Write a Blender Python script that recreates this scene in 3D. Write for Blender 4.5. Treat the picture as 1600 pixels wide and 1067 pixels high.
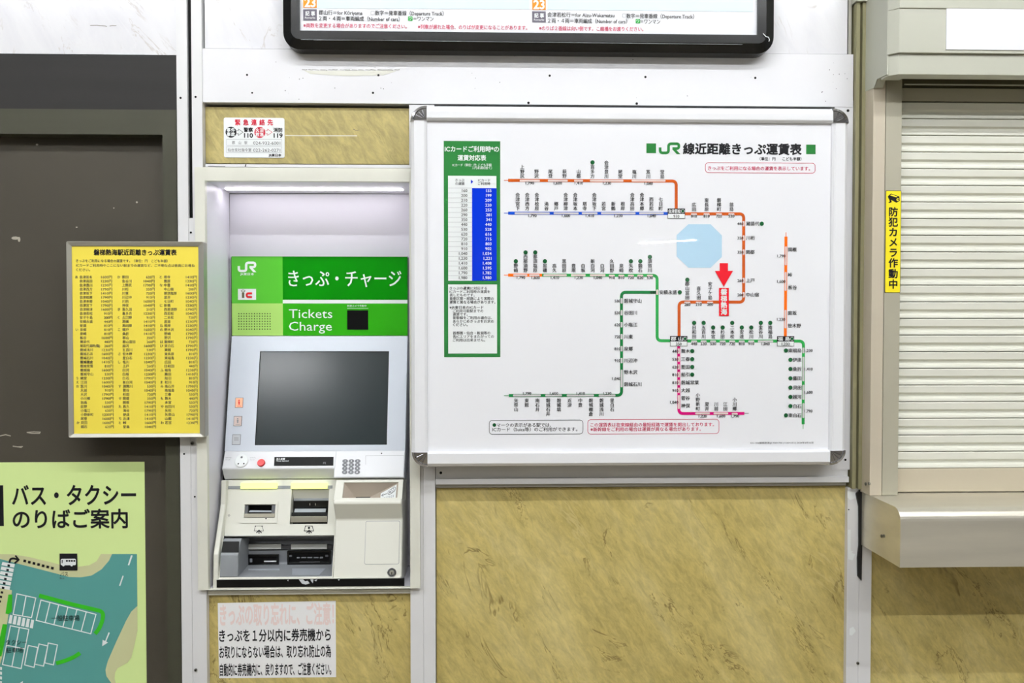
import bpy, math, random
from mathutils import Vector, Matrix

for _o in list(bpy.data.objects):
    bpy.data.objects.remove(_o)
SC = bpy.context.scene
COL = SC.collection
random.seed(7)

# ------------------------------------------------------------------ camera
F = 28.0 / 36.0 * 1600.0
DIST, CAM_H = 2.115, 1.45
PITCH, YAW, ROLL = math.radians(1.27), math.radians(1.55), math.radians(0.0)
cam_d = bpy.data.cameras.new('camera')
cam_d.lens = 28.0
cam_d.sensor_width = 36.0
cam_d.sensor_fit = 'HORIZONTAL'
cam_d.clip_start = 0.05
cam = bpy.data.objects.new('camera', cam_d)
COL.objects.link(cam)
CAM = Vector((0.0, -DIST, CAM_H))
cam.location = CAM
cam.rotation_mode = 'QUATERNION'
ROT = Matrix.Rotation(-YAW, 3, 'Z') @ Matrix.Rotation(math.pi / 2 - PITCH, 3, 'X') @ Matrix.Rotation(ROLL, 3, 'Z')
cam.rotation_quaternion = ROT.to_quaternion()
SC.camera = cam

# ------------------------------------------------------------------ world, exposure, lamps
SC.view_settings.view_transform = 'Standard'
SC.view_settings.look = 'None'
SC.view_settings.exposure = 0.0
SC.view_settings.gamma = 1.0
SC.view_settings.use_curve_mapping = False
world = bpy.data.worlds.new('station_hall_air')
SC.world = world
world.use_nodes = True
world.node_tree.nodes['Background'].inputs['Color'].default_value = (0.98, 0.98, 0.98, 1.0)
WORLD_STRENGTH = 0.26
world.node_tree.nodes['Background'].inputs['Strength'].default_value = WORLD_STRENGTH
TUBE_POWER = 144.0            # emission strength of the fluorescent tubes
TUBE_Z = 4.00
CEIL_Z = 4.10
SCREEN_LAMP = (-2.6, -6.7)
TUBE_ROWS = ((-2.15, (-3.2, -1.9, -0.6, 0.7, 2.0, 3.3)), (-3.70, (-3.2, -1.9, -0.6, 0.7, 2.0, 3.3)))
FAR_TUBES = ((5.5, -22.7),)

# ------------------------------------------------------------------ materials
def lin(c):
    c = c / 255.0
    return c / 12.92 if c <= 0.04045 else ((c + 0.055) / 1.055) ** 2.4

def rgb(c):
    return (lin(c[0]), lin(c[1]), lin(c[2]), 1.0)

MATS = {}

def mat(name, col, rough=0.5, metal=0.0, spec=0.5, coat=0.0, vary=0.0, scale=8.0, bump=0.0, bscale=40.0, emit=None, estr=0.0, stretch=(1, 1, 1)):
    m = bpy.data.materials.new(name)
    m.use_nodes = True
    nt = m.node_tree
    b = nt.nodes['Principled BSDF']
    b.inputs['Base Color'].default_value = rgb(col)
    b.inputs['Roughness'].default_value = rough
    b.inputs['Metallic'].default_value = metal
    b.inputs['Specular IOR Level'].default_value = spec
    b.inputs['Coat Weight'].default_value = coat
    b.inputs['Coat Roughness'].default_value = 0.04
    if emit:
        b.inputs['Emission Color'].default_value = rgb(emit)
        b.inputs['Emission Strength'].default_value = estr
    if vary or bump:
        geo = nt.nodes.new('ShaderNodeNewGeometry')
        mp = nt.nodes.new('ShaderNodeMapping')
        mp.inputs['Scale'].default_value = stretch
        nt.links.new(geo.outputs['Position'], mp.inputs['Vector'])
    if vary:
        n = nt.nodes.new('ShaderNodeTexNoise')
        n.inputs['Scale'].default_value = scale
        n.inputs['Detail'].default_value = 6.0
        nt.links.new(mp.outputs['Vector'], n.inputs['Vector'])
        r = nt.nodes.new('ShaderNodeValToRGB')
        r.color_ramp.elements[0].position = 0.3
        r.color_ramp.elements[1].position = 0.7
        lo, hi = rgb([max(0, c * (1 - vary)) for c in col]), rgb([min(255, c * (1 + vary * 0.6)) for c in col])
        r.color_ramp.elements[0].color = lo
        r.color_ramp.elements[1].color = hi
        nt.links.new(n.outputs['Fac'], r.inputs['Fac'])
        nt.links.new(r.outputs['Color'], b.inputs['Base Color'])
    if bump:
        n2 = nt.nodes.new('ShaderNodeTexNoise')
        n2.inputs['Scale'].default_value = bscale
        n2.inputs['Detail'].default_value = 4.0
        nt.links.new(mp.outputs['Vector'], n2.inputs['Vector'])
        bn = nt.nodes.new('ShaderNodeBump')
        bn.inputs['Strength'].default_value = bump
        bn.inputs['Distance'].default_value = 0.002
        nt.links.new(n2.outputs['Fac'], bn.inputs['Height'])
        nt.links.new(bn.outputs['Normal'], b.inputs['Normal'])
    MATS[name] = m
    return m

def stone(name, base, dark, light, vein, rough, bump, vein_amt, rot, mottle=1.0):
    """Stone sheet: two mottled tones, thin dark cracks and pale streaks running along one diagonal."""
    m = bpy.data.materials.new(name)
    m.use_nodes = True
    nt = m.node_tree
    N, L = nt.nodes.new, nt.links.new
    b = nt.nodes['Principled BSDF']
    b.inputs['Roughness'].default_value = rough
    geo = N('ShaderNodeNewGeometry')
    mp = N('ShaderNodeMapping')
    mp.inputs['Rotation'].default_value = (0, rot, 0)
    L(geo.outputs['Position'], mp.inputs['Vector'])
    mp2 = N('ShaderNodeMapping')
    mp2.inputs['Scale'].default_value = (1.0, 1.0, 0.34)
    L(mp.outputs['Vector'], mp2.inputs['Vector'])
    def noise(scale, detail, dist=0.0, src=mp2, rough_=0.6):
        n = N('ShaderNodeTexNoise')
        n.inputs['Scale'].default_value = scale
        n.inputs['Detail'].default_value = detail
        n.inputs['Distortion'].default_value = dist
        n.inputs['Roughness'].default_value = rough_
        L(src.outputs['Vector'], n.inputs['Vector'])
        return n
    def ramp(src, pts):
        r = N('ShaderNodeValToRGB')
        e = r.color_ramp.elements
        while len(e) < len(pts):
            e.new(0.5)
        for el, (p, c) in zip(e, pts):
            el.position = p
            el.color = c
        L(src, r.inputs['Fac'])
        return r
    def mix(f, a, c):
        x = N('ShaderNodeMix')
        x.data_type = 'RGBA'
        L(f, x.inputs[0])
        if isinstance(a, tuple): x.inputs[6].default_value = a
        else: L(a, x.inputs[6])
        if isinstance(c, tuple): x.inputs[7].default_value = c
        else: L(c, x.inputs[7])
        return x.outputs[2]
    n1 = noise(9.0, 8.0, 0.6)
    col = ramp(n1.outputs['Fac'], [(0.32, rgb(dark)), (0.5, rgb(base)), (0.7, rgb(light))]).outputs['Color']
    fine = ramp(noise(70.0, 5.0, 0.4, rough_=0.7).outputs['Fac'], [(0.35, rgb([q * 0.8 for q in base])), (0.65, rgb([min(255, q * 1.16) for q in base]))])
    fm_ = N('ShaderNodeMath'); fm_.operation = 'MULTIPLY'; fm_.inputs[0].default_value = 0.45; fm_.inputs[1].default_value = mottle
    col = mix(fm_.outputs[0], col, fine.outputs['Color'])
    # cracks: the zero line of one noise, kept only where a second noise is high
    W, K = (0, 0, 0, 1), (1, 1, 1, 1)
    c1 = noise(7.0, 5.0, 1.4, rough_=0.7)
    line = ramp(c1.outputs['Fac'], [(0.484, W), (0.497, K), (0.503, K), (0.512, W)])
    msk = ramp(noise(11.0, 3.0).outputs['Fac'], [(0.50, W), (0.60, K)])
    mul = N('ShaderNodeMath'); mul.operation = 'MULTIPLY'
    L(line.outputs['Color'], mul.inputs[0]); L(msk.outputs['Color'], mul.inputs[1])
    sc = N('ShaderNodeMath'); sc.operation = 'MULTIPLY'
    L(mul.outputs[0], sc.inputs[0]); sc.inputs[1].default_value = vein_amt
    col = mix(sc.outputs[0], col, rgb(vein))
    c2 = noise(8.0, 4.0, 1.0, rough_=0.65)
    line2 = ramp(c2.outputs['Fac'], [(0.48, W), (0.497, K), (0.503, K), (0.52, W)])
    msk2 = ramp(noise(7.0, 3.0, 0.3).outputs['Fac'], [(0.55, W), (0.68, K)])
    mul2 = N('ShaderNodeMath'); mul2.operation = 'MULTIPLY'
    L(line2.outputs['Color'], mul2.inputs[0]); L(msk2.outputs['Color'], mul2.inputs[1])
    sc2 = N('ShaderNodeMath'); sc2.operation = 'MULTIPLY'
    L(mul2.outputs[0], sc2.inputs[0]); sc2.inputs[1].default_value = 0.55
    col = mix(sc2.outputs[0], col, rgb(light))
    L(col, b.inputs['Base Color'])
    if bump:
        h = N('ShaderNodeMath'); h.operation = 'SUBTRACT'
        L(n1.outputs['Fac'], h.inputs[0]); L(mul.outputs[0], h.inputs[1])
        bn = N('ShaderNodeBump')
        bn.inputs['Strength'].default_value = bump
        bn.inputs['Distance'].default_value = 0.004
        L(h.outputs[0], bn.inputs['Height'])
        L(bn.outputs['Normal'], b.inputs['Normal'])
    MATS[name] = m
    return m

stone('stone_sheet', (191, 174, 108), (172, 154, 86), (212, 197, 138), (108, 88, 36), 0.45, 0.3, 0.7, math.radians(34))
stone('stone_board', (172, 158, 98), (160, 146, 88), (184, 170, 110), (112, 92, 38), 0.5, 0.3, 0.12, math.radians(34), 1.2)
stone('marble_sheet', (224, 224, 227), (216, 216, 221), (229, 229, 232), (196, 190, 186), 0.18, 0.0, 0.7, math.radians(28), 0.0)
mat('white_paint', (227, 227, 230), 0.35, vary=0.012, scale=5)
mat('white_aluminium', (222, 222, 223), 0.34, vary=0.012, scale=6)
mat('cream_paint', (222, 222, 210), 0.38, vary=0.02, scale=14)
mat('board_white', (236, 237, 240), 0.22, spec=0.5)
mat('paper_white', (240, 241, 245), 0.012, spec=0.5)
mat('plain_paper', (238, 238, 238), 0.6, spec=0.2)
mat('black', (13, 13, 13), 0.5, spec=0.15)
mat('black_gap', (22, 22, 22), 0.8, spec=0.1)
mat('black_gloss', (14, 15, 15), 0.2, spec=0.35)
mat('lintel_dark', (42, 41, 40), 0.6, spec=0.2, vary=0.05, scale=4, stretch=(0.3, 1, 6))
mat('door_frame', (62, 62, 50), 0.5, spec=0.25, vary=0.03, scale=6, stretch=(0.4, 1, 4))
mat('door_panel', (66, 62, 53), 0.55, spec=0.25, vary=0.03, scale=5)
mat('scuff', (165, 160, 145), 0.7)
mat('bronze', (152, 148, 114), 0.42, 0.1, vary=0.03, scale=4, stretch=(4, 1, 0.3))
mat('shutter_box', (186, 187, 172), 0.45, vary=0.008, scale=6)
mat('shutter_slat', (229, 229, 216), 0.4, vary=0.012, scale=8, stretch=(0.3, 1, 3))
mat('shutter_bar', (196, 186, 164), 0.4, vary=0.01, scale=5)
mat('shutter_rail', (177, 173, 154), 0.42, 0.1)
mat('shutter_rail_pale', (200, 190, 170), 0.42, 0.1)
mat('slot_dark', (92, 86, 62), 0.6)
mat('stainless', (216, 211, 196), 0.36, 0.6, vary=0.05, scale=9, stretch=(0.25, 1, 2.5), bump=0.08, bscale=60)
mat('chrome', (190, 190, 195), 0.12, 1.0)
mat('screw_steel', (120, 118, 110), 0.35, 0.8)
mat('caulk', (20, 20, 20), 0.45, bump=0.8, bscale=60)
mat('aluminium_frame', (172, 170, 160), 0.38, 0.55)
mat('yellow_print', (243, 223, 84), 0.32, spec=0.4)
mat('sticker_yellow', (252, 232, 40), 0.35, spec=0.4)
mat('lime_print', (216, 238, 160), 0.35, spec=0.4)
mat('teal_print', (86, 154, 148), 0.38, spec=0.4)
mat('tan_print', (204, 206, 158), 0.38, spec=0.4)
mat('hedge_print', (52, 182, 32), 0.38, spec=0.4)
mat('print_white', (236, 240, 240), 0.35, spec=0.4)
mat('ink', (26, 26, 30), 0.4, spec=0.2)
mat('ink_soft', (70, 70, 74), 0.3, spec=0.4)
mat('ink_grey', (150, 152, 156), 0.3, spec=0.4)
mat('ink_red', (206, 30, 60), 0.3, spec=0.4)
mat('ink_crimson', (200, 30, 84), 0.3, spec=0.4)
mat('ink_pale_red', (238, 218, 214), 0.6, spec=0.2)
mat('map_green', (48, 124, 62), 0.08)
mat('dot_green', (30, 92, 52), 0.12)
mat('map_blue', (20, 60, 200), 0.1)
mat('table_blue', (10, 52, 205), 0.08)
mat('route_orange', (200, 90, 32), 0.12)
mat('route_orange_bright', (250, 116, 24), 0.12)
mat('route_blue', (28, 82, 200), 0.12)
mat('route_green', (48, 162, 78), 0.12)
mat('route_dark_green', (30, 120, 62), 0.12)
mat('route_magenta', (210, 20, 120), 0.12)
mat('slot_grey', (208, 204, 206), 0.12)
mat('slot_pink', (228, 208, 204), 0.12)
mat('arrow_red', (234, 28, 44), 0.12)
mat('lake_blue', (184, 218, 240), 0.012)
mat('pale_blue', (222, 240, 250), 0.1)
mat('badge_orange', (246, 152, 40), 0.1)
mat('badge_grey', (108, 104, 116), 0.1)
mat('mark_green', (70, 180, 90), 0.1)
# ticket machine
mat('machine_white', (226, 228, 231), 0.36)
mat('machine_cream', (224, 224, 213), 0.4)
mat('machine_panel', (216, 223, 233), 0.38)
mat('recess_white', (224, 223, 231), 0.38, vary=0.01, scale=5)
mat('sign_mid_green', (86, 188, 52), 0.25)
mat('sign_light_green', (176, 222, 116), 0.3)
mat('sign_deep_green', (0, 126, 0), 0.35, spec=0.15)
mat('sign_bright_green', (46, 164, 16), 0.25)
mat('screen_glass', (42, 50, 52), 0.18, spec=0.6)
mat('tray_grey', (140, 144, 148), 0.38, vary=0.03, scale=20)
mat('tray_pale', (176, 182, 190), 0.32, 0.2)
mat('tray_dark', (96, 98, 102), 0.4)
mat('slot_plate', (170, 166, 150), 0.35, 0.5)
mat('hopper_brown', (170, 158, 144), 0.4)
mat('button_red', (222, 26, 34), 0.3)
mat('indicator_orange', (246, 190, 160), 0.4, emit=(255, 170, 120), estr=0.25)
mat('indicator_pale', (228, 208, 200), 0.4)
mat('key_grey', (96, 98, 104), 0.35)
mat('label_grey', (206, 210, 214), 0.4)
mat('guide_lamp', (240, 250, 150), 0.4, emit=(232, 255, 120), estr=1.1)
mat('guide_lamp_off', (226, 228, 222), 0.4)
mat('strip_lamp', (250, 250, 255), 0.4, emit=(255, 250, 255), estr=15.0)
mat('tube', (255, 255, 255), 0.4, emit=(250, 252, 255), estr=TUBE_POWER)
mat('red_accent', (200, 30, 40), 0.4)
mat('floor_tile', (138, 128, 108), 0.3, vary=0.04, scale=3)
mat('ceiling_paint', (225, 225, 222), 0.7)

# ------------------------------------------------------------------ planes that turn picture points into places
class Plane:
    """A flat surface of the place; loc() gives the point of that surface seen at a picture point."""
    def __init__(s, o, x, y):
        s.o, s.x, s.y = Vector(o), Vector(x).normalized(), Vector(y).normalized()
        s.n = s.x.cross(s.y)
        c = s.loc(800, 533)
        s.k = (s.pt(*c) - CAM).length / F
    def loc(s, u, v):
        d = ROT @ Vector(((u - 800.0) / F, -(v - 533.5) / F, -1.0))
        t = (s.o - CAM).dot(s.n) / d.dot(s.n)
        p = CAM + d * t - s.o
        return (p.dot(s.x), p.dot(s.y))
    def pt(s, a, b, off=0.0):
        return s.o + s.x * a + s.y * b + s.n * off
    def rect(s, u0, v0, u1, v1):
        um, vm = (u0 + u1) / 2, (v0 + v1) / 2
        return (s.loc(u0, vm)[0], s.loc(u1, vm)[0], s.loc(um, v1)[1], s.loc(um, v0)[1])

def VP(d):
    return Plane((0, d, 0), (1, 0, 0), (0, 0, 1))

def point(u, v, d):
    P = VP(d)
    return P.pt(*P.loc(u, v))

def SP(v0, d0, v1, d1, u=490):
    """Slanted surface, level from side to side, through two heights with their own depths."""
    a, b = point(u, v0, d0), point(u, v1, d1)
    y = a - b
    y.x = b.x = 0
    return Plane(b, (1, 0, 0), y)

_film = [0]

def film():
    """Each printed film lies a hair above the one before, so no two share a surface."""
    _film[0] = (_film[0] + 1) % 11
    return _film[0] * 2.8e-5

PRINTS = {'lettering', 'title_lettering', 'map_lettering', 'note_lettering', 'station_names', 'fare_figures', 'fare_column', 'time_badges', 'slot_symbols', 'shelf_print', 'scuff_marks', 'paint_scars', 'paint_chips', 'road_markings', 'parking_bays', 'hedge_marks', 'frame_edge_highlight', 'seam_lines', 'white_bar', 'title', 'walking_route', 'ticket_guide', 'label_rests', 'scratch'}

class MB:
    def __init__(s):
        s.v, s.f, s.m, s.mats = [], [], [], []
    def mi(s, m):
        if m not in s.mats:
            s.mats.append(m)
        return s.mats.index(m)
    def add(s, verts, faces, m):
        k, i = len(s.v), s.mi(m)
        s.v += [Vector(p) for p in verts]
        for f in faces:
            s.f.append([q + k for q in f])
            s.m.append(i)
    def pieces(s):
        """The far-apart groups of this print, each a builder of its own."""
        import numpy as np
        par = list(range(len(s.v)))
        def root(i):
            while par[i] != i:
                par[i] = par[par[i]]
                i = par[i]
            return i
        for f in s.f:
            for q in f[1:]:
                par[root(q)] = root(f[0])
        ids = {}
        isl = np.array([ids.setdefault(root(i), len(ids)) for i in range(len(s.v))])
        k = len(ids)
        P = np.array([tuple(p) for p in s.v])
        lo, hi = np.full((k, 3), 1e9), np.full((k, 3), -1e9)
        np.minimum.at(lo, isl, P)
        np.maximum.at(hi, isl, P)
        size = (hi - lo).max(axis=1)
        grp = list(range(k))
        def r2(i):
            while grp[i] != i:
                grp[i] = grp[grp[i]]
                i = grp[i]
            return i
        for i in range(k):
            gap = np.maximum(0, np.maximum(lo[i] - hi, lo - hi[i]))
            near = np.sqrt((gap ** 2).sum(axis=1)) <= np.maximum(0.0199, 0.499 * np.maximum(size[i], size))
            for j in np.nonzero(near)[0]:
                grp[r2(int(j))] = r2(i)
        out = {}
        for f, m in zip(s.f, s.m):
            q = out.setdefault(r2(int(isl[f[0]])), MB())
            q.__dict__.setdefault('src', []).append((f, m))
        res = []
        for q in out.values():
            mp = {}
            for f, m in q.src:
                for i in f:
                    if i not in mp:
                        mp[i] = len(q.v)
                        q.v.append(s.v[i])
                q.f.append([mp[i] for i in f])
                q.m.append(q.mi(s.mats[m]))
            res.append(q)
        return res
    def build(s, name, parent=None, bevel=0.0, smooth=False, seg=2, merge=False):
        if name in PRINTS:
            ps = s.pieces()
            if len(ps) > 1:
                return [q._build(name, parent) for q in ps][0]
        return s._build(name, parent, bevel, smooth, seg, merge)
    def _build(s, name, parent=None, bevel=0.0, smooth=False, seg=2, merge=False):
        me = bpy.data.meshes.new(name)
        lo = [min(p[i] for p in s.v) for i in range(3)]
        hi = [max(p[i] for p in s.v) for i in range(3)]
        c = Vector(((lo[0] + hi[0]) / 2, (lo[1] + hi[1]) / 2, lo[2]))
        me.from_pydata([p - c for p in s.v], [], s.f)
        for m in s.mats:
            me.materials.append(MATS[m])
        me.polygons.foreach_set('material_index', s.m)
        if smooth:
            me.polygons.foreach_set('use_smooth', [True] * len(me.polygons))
        if merge:
            import bmesh
            bm = bmesh.new()
            bm.from_mesh(me)
            bmesh.ops.remove_doubles(bm, verts=bm.verts, dist=1e-5)
            bm.to_mesh(me)
            bm.free()
        me.update()
        o = bpy.data.objects.new(name, me)
        COL.objects.link(o)
        if parent:
            o.parent = parent
            w = Vector((0, 0, 0))
            q = parent
            while q:
                w += q.location
                q = q.parent
            o.location = c - w
        else:
            o.location = c
        if bevel:
            md = o.modifiers.new('bevel', 'BEVEL')
            md.width = bevel
            md.segments = seg
            md.limit_method = 'ANGLE'
            md.angle_limit = math.radians(40)
        return o

def thing(name, label, cat, loc, group=None):
    o = bpy.data.objects.new(name, None)
    o.empty_display_size = 0.05
    COL.objects.link(o)
    o.location = loc
    return tag(o, label, cat, group)

def tag(o, label, cat, group=None):
    o['label'], o['category'] = label, cat
    if group:
        o['group'] = group
    return o

def struct(o):
    o['kind'] = 'structure'
    return o

def shape(mb, P, pts, f, t, m, side=None):
    """Prism of a local outline (counter-clockwise seen from the front): front at offset f, back at f - t."""
    n = len(pts)
    area = sum(pts[i][0] * pts[(i + 1) % n][1] - pts[(i + 1) % n][0] * pts[i][1] for i in range(n))
    if area < 0:
        pts = pts[::-1]
    if not t:
        f += film()
    fr = [P.pt(a, b, f) for a, b in pts]
    if not t:
        mb.add(fr, [list(range(n))], m)
        return
    bk = [P.pt(a, b, f - t) for a, b in pts]
    mb.add(fr + bk, [list(range(n)), list(range(2 * n - 1, n - 1, -1))], m)
    mb.add(fr + bk, [[i, i + n, (i + 1) % n + n, (i + 1) % n] for i in range(n)], side or m)

def lrect(r):
    return [(r[0], r[2]), (r[1], r[2]), (r[1], r[3]), (r[0], r[3])]

def box(mb, P, u0, v0, u1, v1, f, t, m, side=None):
    shape(mb, P, lrect(P.rect(u0, v0, u1, v1)), f, t, m, side)

def quad(mb, P, pts, f, t, m):
    shape(mb, P, [P.loc(*q) for q in pts], f, t, m)

def rr_pts(r, rad, n=6):
    a0, a1, b0, b1 = r
    out = []
    for cx, cy, s in ((a1 - rad, b0 + rad, -90), (a1 - rad, b1 - rad, 0), (a0 + rad, b1 - rad, 90), (a0 + rad, b0 + rad, 180)):
        for i in range(n + 1):
            t = math.radians(s + 90.0 * i / n)
            out.append((cx + rad * math.cos(t), cy + rad * math.sin(t)))
    return out

def rbox(mb, P, u0, v0, u1, v1, rad, f, t, m, side=None):
    shape(mb, P, rr_pts(P.rect(u0, v0, u1, v1), rad * P.k), f, t, m, side)

def disc(mb, P, u, v, ru, f, t, m, rv=None, n=20, side=None):
    a, b = P.loc(u, v)
    rv = rv or ru
    shape(mb, P, [(a + ru * P.k * math.cos(2 * math.pi * i / n), b + rv * P.k * math.sin(2 * math.pi * i / n)) for i in range(n)], f, t, m, side)

def button(mb, P, u, v, ru, f, h, m, n=20, dome=0.35):
    """Round button with a rounded top edge."""
    a, b = P.loc(u, v)
    R = ru * P.k
    rings = [(1.0, -h), (1.0, -h * dome), (0.86, 0.0)]
    vs, fs = [], []
    for q, z in rings:
        vs += [P.pt(a + R * q * math.cos(2 * math.pi * i / n), b + R * q * math.sin(2 * math.pi * i / n), f + h + z) for i in range(n)]
    for r in range(2):
        for i in range(n):
            fs.append([r * n + i, r * n + (i + 1) % n, (r + 1) * n + (i + 1) % n, (r + 1) * n + i])
    fs.append([2 * n + i for i in range(n)])
    mb.add(vs, fs, m)

def plate(mb, P, rect, holes, f, t, m, inner=None, back=None, local=False, deep=None):
    """Slab with rectangular holes whose walls run back through it (deep = how far)."""
    R = rect if local else P.rect(*rect)
    H = holes if local else [P.rect(*h) for h in holes]
    deep = deep or t
    xs = sorted(set([R[0], R[1]] + [q for h in H for q in h[:2]]))
    ys = sorted(set([R[2], R[3]] + [q for h in H for q in h[2:]]))
    for i in range(len(xs) - 1):
        for j in range(len(ys) - 1):
            cx, cy = (xs[i] + xs[i + 1]) / 2, (ys[j] + ys[j + 1]) / 2
            if any(h[0] < cx < h[1] and h[2] < cy < h[3] for h in H):
                continue
            mb.add([P.pt(xs[i], ys[j], f), P.pt(xs[i + 1], ys[j], f), P.pt(xs[i + 1], ys[j + 1], f), P.pt(xs[i], ys[j + 1], f)], [[0, 1, 2, 3]], m)
    def wall(r, sgn, d, mm):
        c = lrect(r)
        a = [P.pt(p[0], p[1], f) for p in c] + [P.pt(p[0], p[1], f - d) for p in c]
        fs = [[i, i + 4, (i + 1) % 4 + 4, (i + 1) % 4] for i in range(4)]
        mb.add(a, fs if sgn > 0 else [q[::-1] for q in fs], mm)
    wall(R, 1, t, m)
    for h in H:
        wall(h, -1, deep, inner or m)
        if back:
            mb.add([P.pt(a, b, f - deep) for a, b in lrect(h)], [[0, 1, 2, 3]], back)

def funnel(mb, P, outer, inner, f, d, m, back):
    a = [P.pt(x, y, f) for x, y in lrect(P.rect(*outer))]
    c = [P.pt(x, y, f - d) for x, y in lrect(P.rect(*inner))]
    mb.add(a + c, [[(i + 1) % 4, (i + 1) % 4 + 4, i + 4, i] for i in range(4)], m)
    mb.add(c, [[0, 1, 2, 3]], back)

def profile(mb, x0, x1, pts, m, caps=True):
    """Extrude a (y, z) outline along x."""
    n = len(pts)
    a = [Vector((x0, y, z)) for y, z in pts] + [Vector((x1, y, z)) for y, z in pts]
    area = sum(pts[i][0] * pts[(i + 1) % n][1] - pts[(i + 1) % n][0] * pts[i][1] for i in range(n))
    fs = [[i, (i + 1) % n, (i + 1) % n + n, i + n] for i in range(n)]
    cp = [list(range(n))[::-1], list(range(n, 2 * n))]
    if area > 0:
        fs = [q[::-1] for q in fs]
        cp = [q[::-1] for q in cp]
    # outward orientation is fixed for a clockwise (y,z) outline seen from +x
    mb.add(a, fs + (cp if caps else []), m)

def arc_path(pts, r):
    """Rounded polyline through local points."""
    out = [Vector(pts[0])]
    for i in range(1, len(pts) - 1):
        p, a, c = Vector(pts[i]), Vector(pts[i - 1]), Vector(pts[i + 1])
        d1, d2 = (a - p).normalized(), (c - p).normalized()
        rr = min(r, (a - p).length * 0.49, (c - p).length * 0.49)
        for k in range(7):
            t = k / 6
            q = (p + d1 * rr) * (1 - t) ** 2 + p * 2 * t * (1 - t) + (p + d2 * rr) * t * t
            out.append(q)
    out.append(Vector(pts[-1]))
    return out

def lstroke(mb, P, path, w, f, m, closed=False):
    n = len(path)
    f += film()
    L, R = [], []
    for i in range(n):
        if closed:
            a, c = path[i - 1], path[(i + 1) % n]
        else:
            a, c = path[max(0, i - 1)], path[min(n - 1, i + 1)]
        d1 = (path[i] - a) if (path[i] - a).length > 1e-9 else (c - path[i])
        d2 = (c - path[i]) if (c - path[i]).length > 1e-9 else d1
        d1, d2 = d1.normalized(), d2.normalized()
        t = (d1 + d2)
        t = t.normalized() if t.length > 1e-6 else d1
        nn = Vector((-t.y, t.x))
        s = 1.0 / max(0.5, nn.dot(Vector((-d1.y, d1.x))))
        L.append(path[i] + nn * (w / 2 * s))
        R.append(path[i] - nn * (w / 2 * s))
    vs = [P.pt(p.x, p.y, f) for p in L] + [P.pt(p.x, p.y, f) for p in R]
    cnt = n if closed else n - 1
    mb.add(vs, [[i, n + i, n + (i + 1) % n, (i + 1) % n] for i in range(cnt)], m)

def stroke(mb, P, pts, w, f, m, r=0.0, closed=False):
    lp = [P.loc(*q) for q in pts]
    path = arc_path(lp, r * P.k) if r else [Vector(p) for p in lp]
    lstroke(mb, P, path, w * P.k, f, m, closed)

def rr_outline(mb, P, u0, v0, u1, v1, rad, w, f, m):
    pts = [Vector(p) for p in rr_pts(P.rect(u0, v0, u1, v1), rad * P.k)]
    lstroke(mb, P, pts, w * P.k, f, m, True)

# ------------------------------------------------------------------ lettering
_fc = bpy.data.curves.new('lettering', 'FONT')
_fc.resolution_u = 2
_fo = bpy.data.objects.new('lettering', _fc)
COL.objects.link(_fo)
_cache = {}

def glyphs(s, bold=0.0):
    key = (s, bold >= 0.02)
    if key not in _cache:
        _fc.body = s
        _fc.resolution_u = 5 if bold >= 0.02 else 2
        bpy.context.view_layer.update()
        me = bpy.data.meshes.new_from_object(_fo.evaluated_get(bpy.context.evaluated_depsgraph_get()))
        _cache[key] = ([(v.co.x, v.co.y) for v in me.vertices], [list(p.vertices) for p in me.polygons])
        bpy.data.meshes.remove(me)
    sh = ((0, 0),) if not bold else ((-bold, 0), (bold, 0)) if bold < 0.02 else [(bold * math.cos(k * math.pi / 4), bold * math.sin(k * math.pi / 4)) for k in range(8)]
    return _cache[key] + (sh,)

def put(mb, P, g, fx, fy, f, m):
    vs, fs, sh = g
    if vs:
        for dx, dy in sh:
            ft = f + film()
            mb.add([P.pt(fx(x + dx, y + dy), fy(x + dx, y + dy), ft) for x, y in vs], fs, m)

def text(mb, P, s, u0, u1, v, h, f, m, bold=0.0, align=None):
    """One line: spans u0..u1 (or aligned at u0 when align is set), centred on v, em height h; all in picture points."""
    g = glyphs(s, bold)
    xs = [p[0] for p in g[0]]
    if not xs:
        return
    x0, x1 = min(xs), max(xs)
    a0, b0 = P.loc(u0, v)
    k = h * P.k
    if align:
        sx = k
        if align == 'R': base = a0 - x1 * k
        elif align == 'C': base = a0 - (x0 + x1) / 2 * k
        else: base = a0 - x0 * k
        put(mb, P, g, lambda x, y: base + x * sx, lambda x, y: b0 + (y - 0.365) * k, f, m)
    else:
        a1, b1 = P.loc(u1, v)
        sx = (a1 - a0) / (x1 - x0)
        put(mb, P, g, lambda x, y: a0 + (x - x0) * sx, lambda x, y: b0 + (y - 0.365) * k, f, m)

def column(mb, P, s, u, v, cell, f, m, bold=0.0, up=True, em=None):
    """Vertical line of characters; v is the bottom (up) or the top of the column."""
    n = len(s)
    k = (em or cell) * P.k
    for i, ch in enumerate(s):
        vc = v - (n - i - 0.5) * cell if up else v + (i + 0.5) * cell
        a, b = P.loc(u, vc)
        put(mb, P, glyphs(ch, bold), lambda x, y: a + (x - 0.5) * k, lambda x, y: b + (y - 0.365) * k, f, m)

class Z:
    """Picture points read off an enlarged view whose corner is (x0, y0) and scale s."""
    def __init__(z, x0, y0, s):
        z.x0, z.y0, z.s = x0, y0, s
    def __call__(z, X, Y):
        return (z.x0 + X / z.s, z.y0 + Y / z.s)
    def r(z, X0, Y0, X1, Y1):
        return z(X0, Y0) + z(X1, Y1)
    def text(z, mb, P, s, X0, X1, Y, H, f, m, bold=0.0, align=None):
        u0, v = z(X0, Y)
        text(mb, P, s, u0, z(X1, Y)[0] if X1 is not None else None, v, H / z.s, f, m, bold, align)
    def pts(z, L):
        return [z(*q) for q in L]

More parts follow.
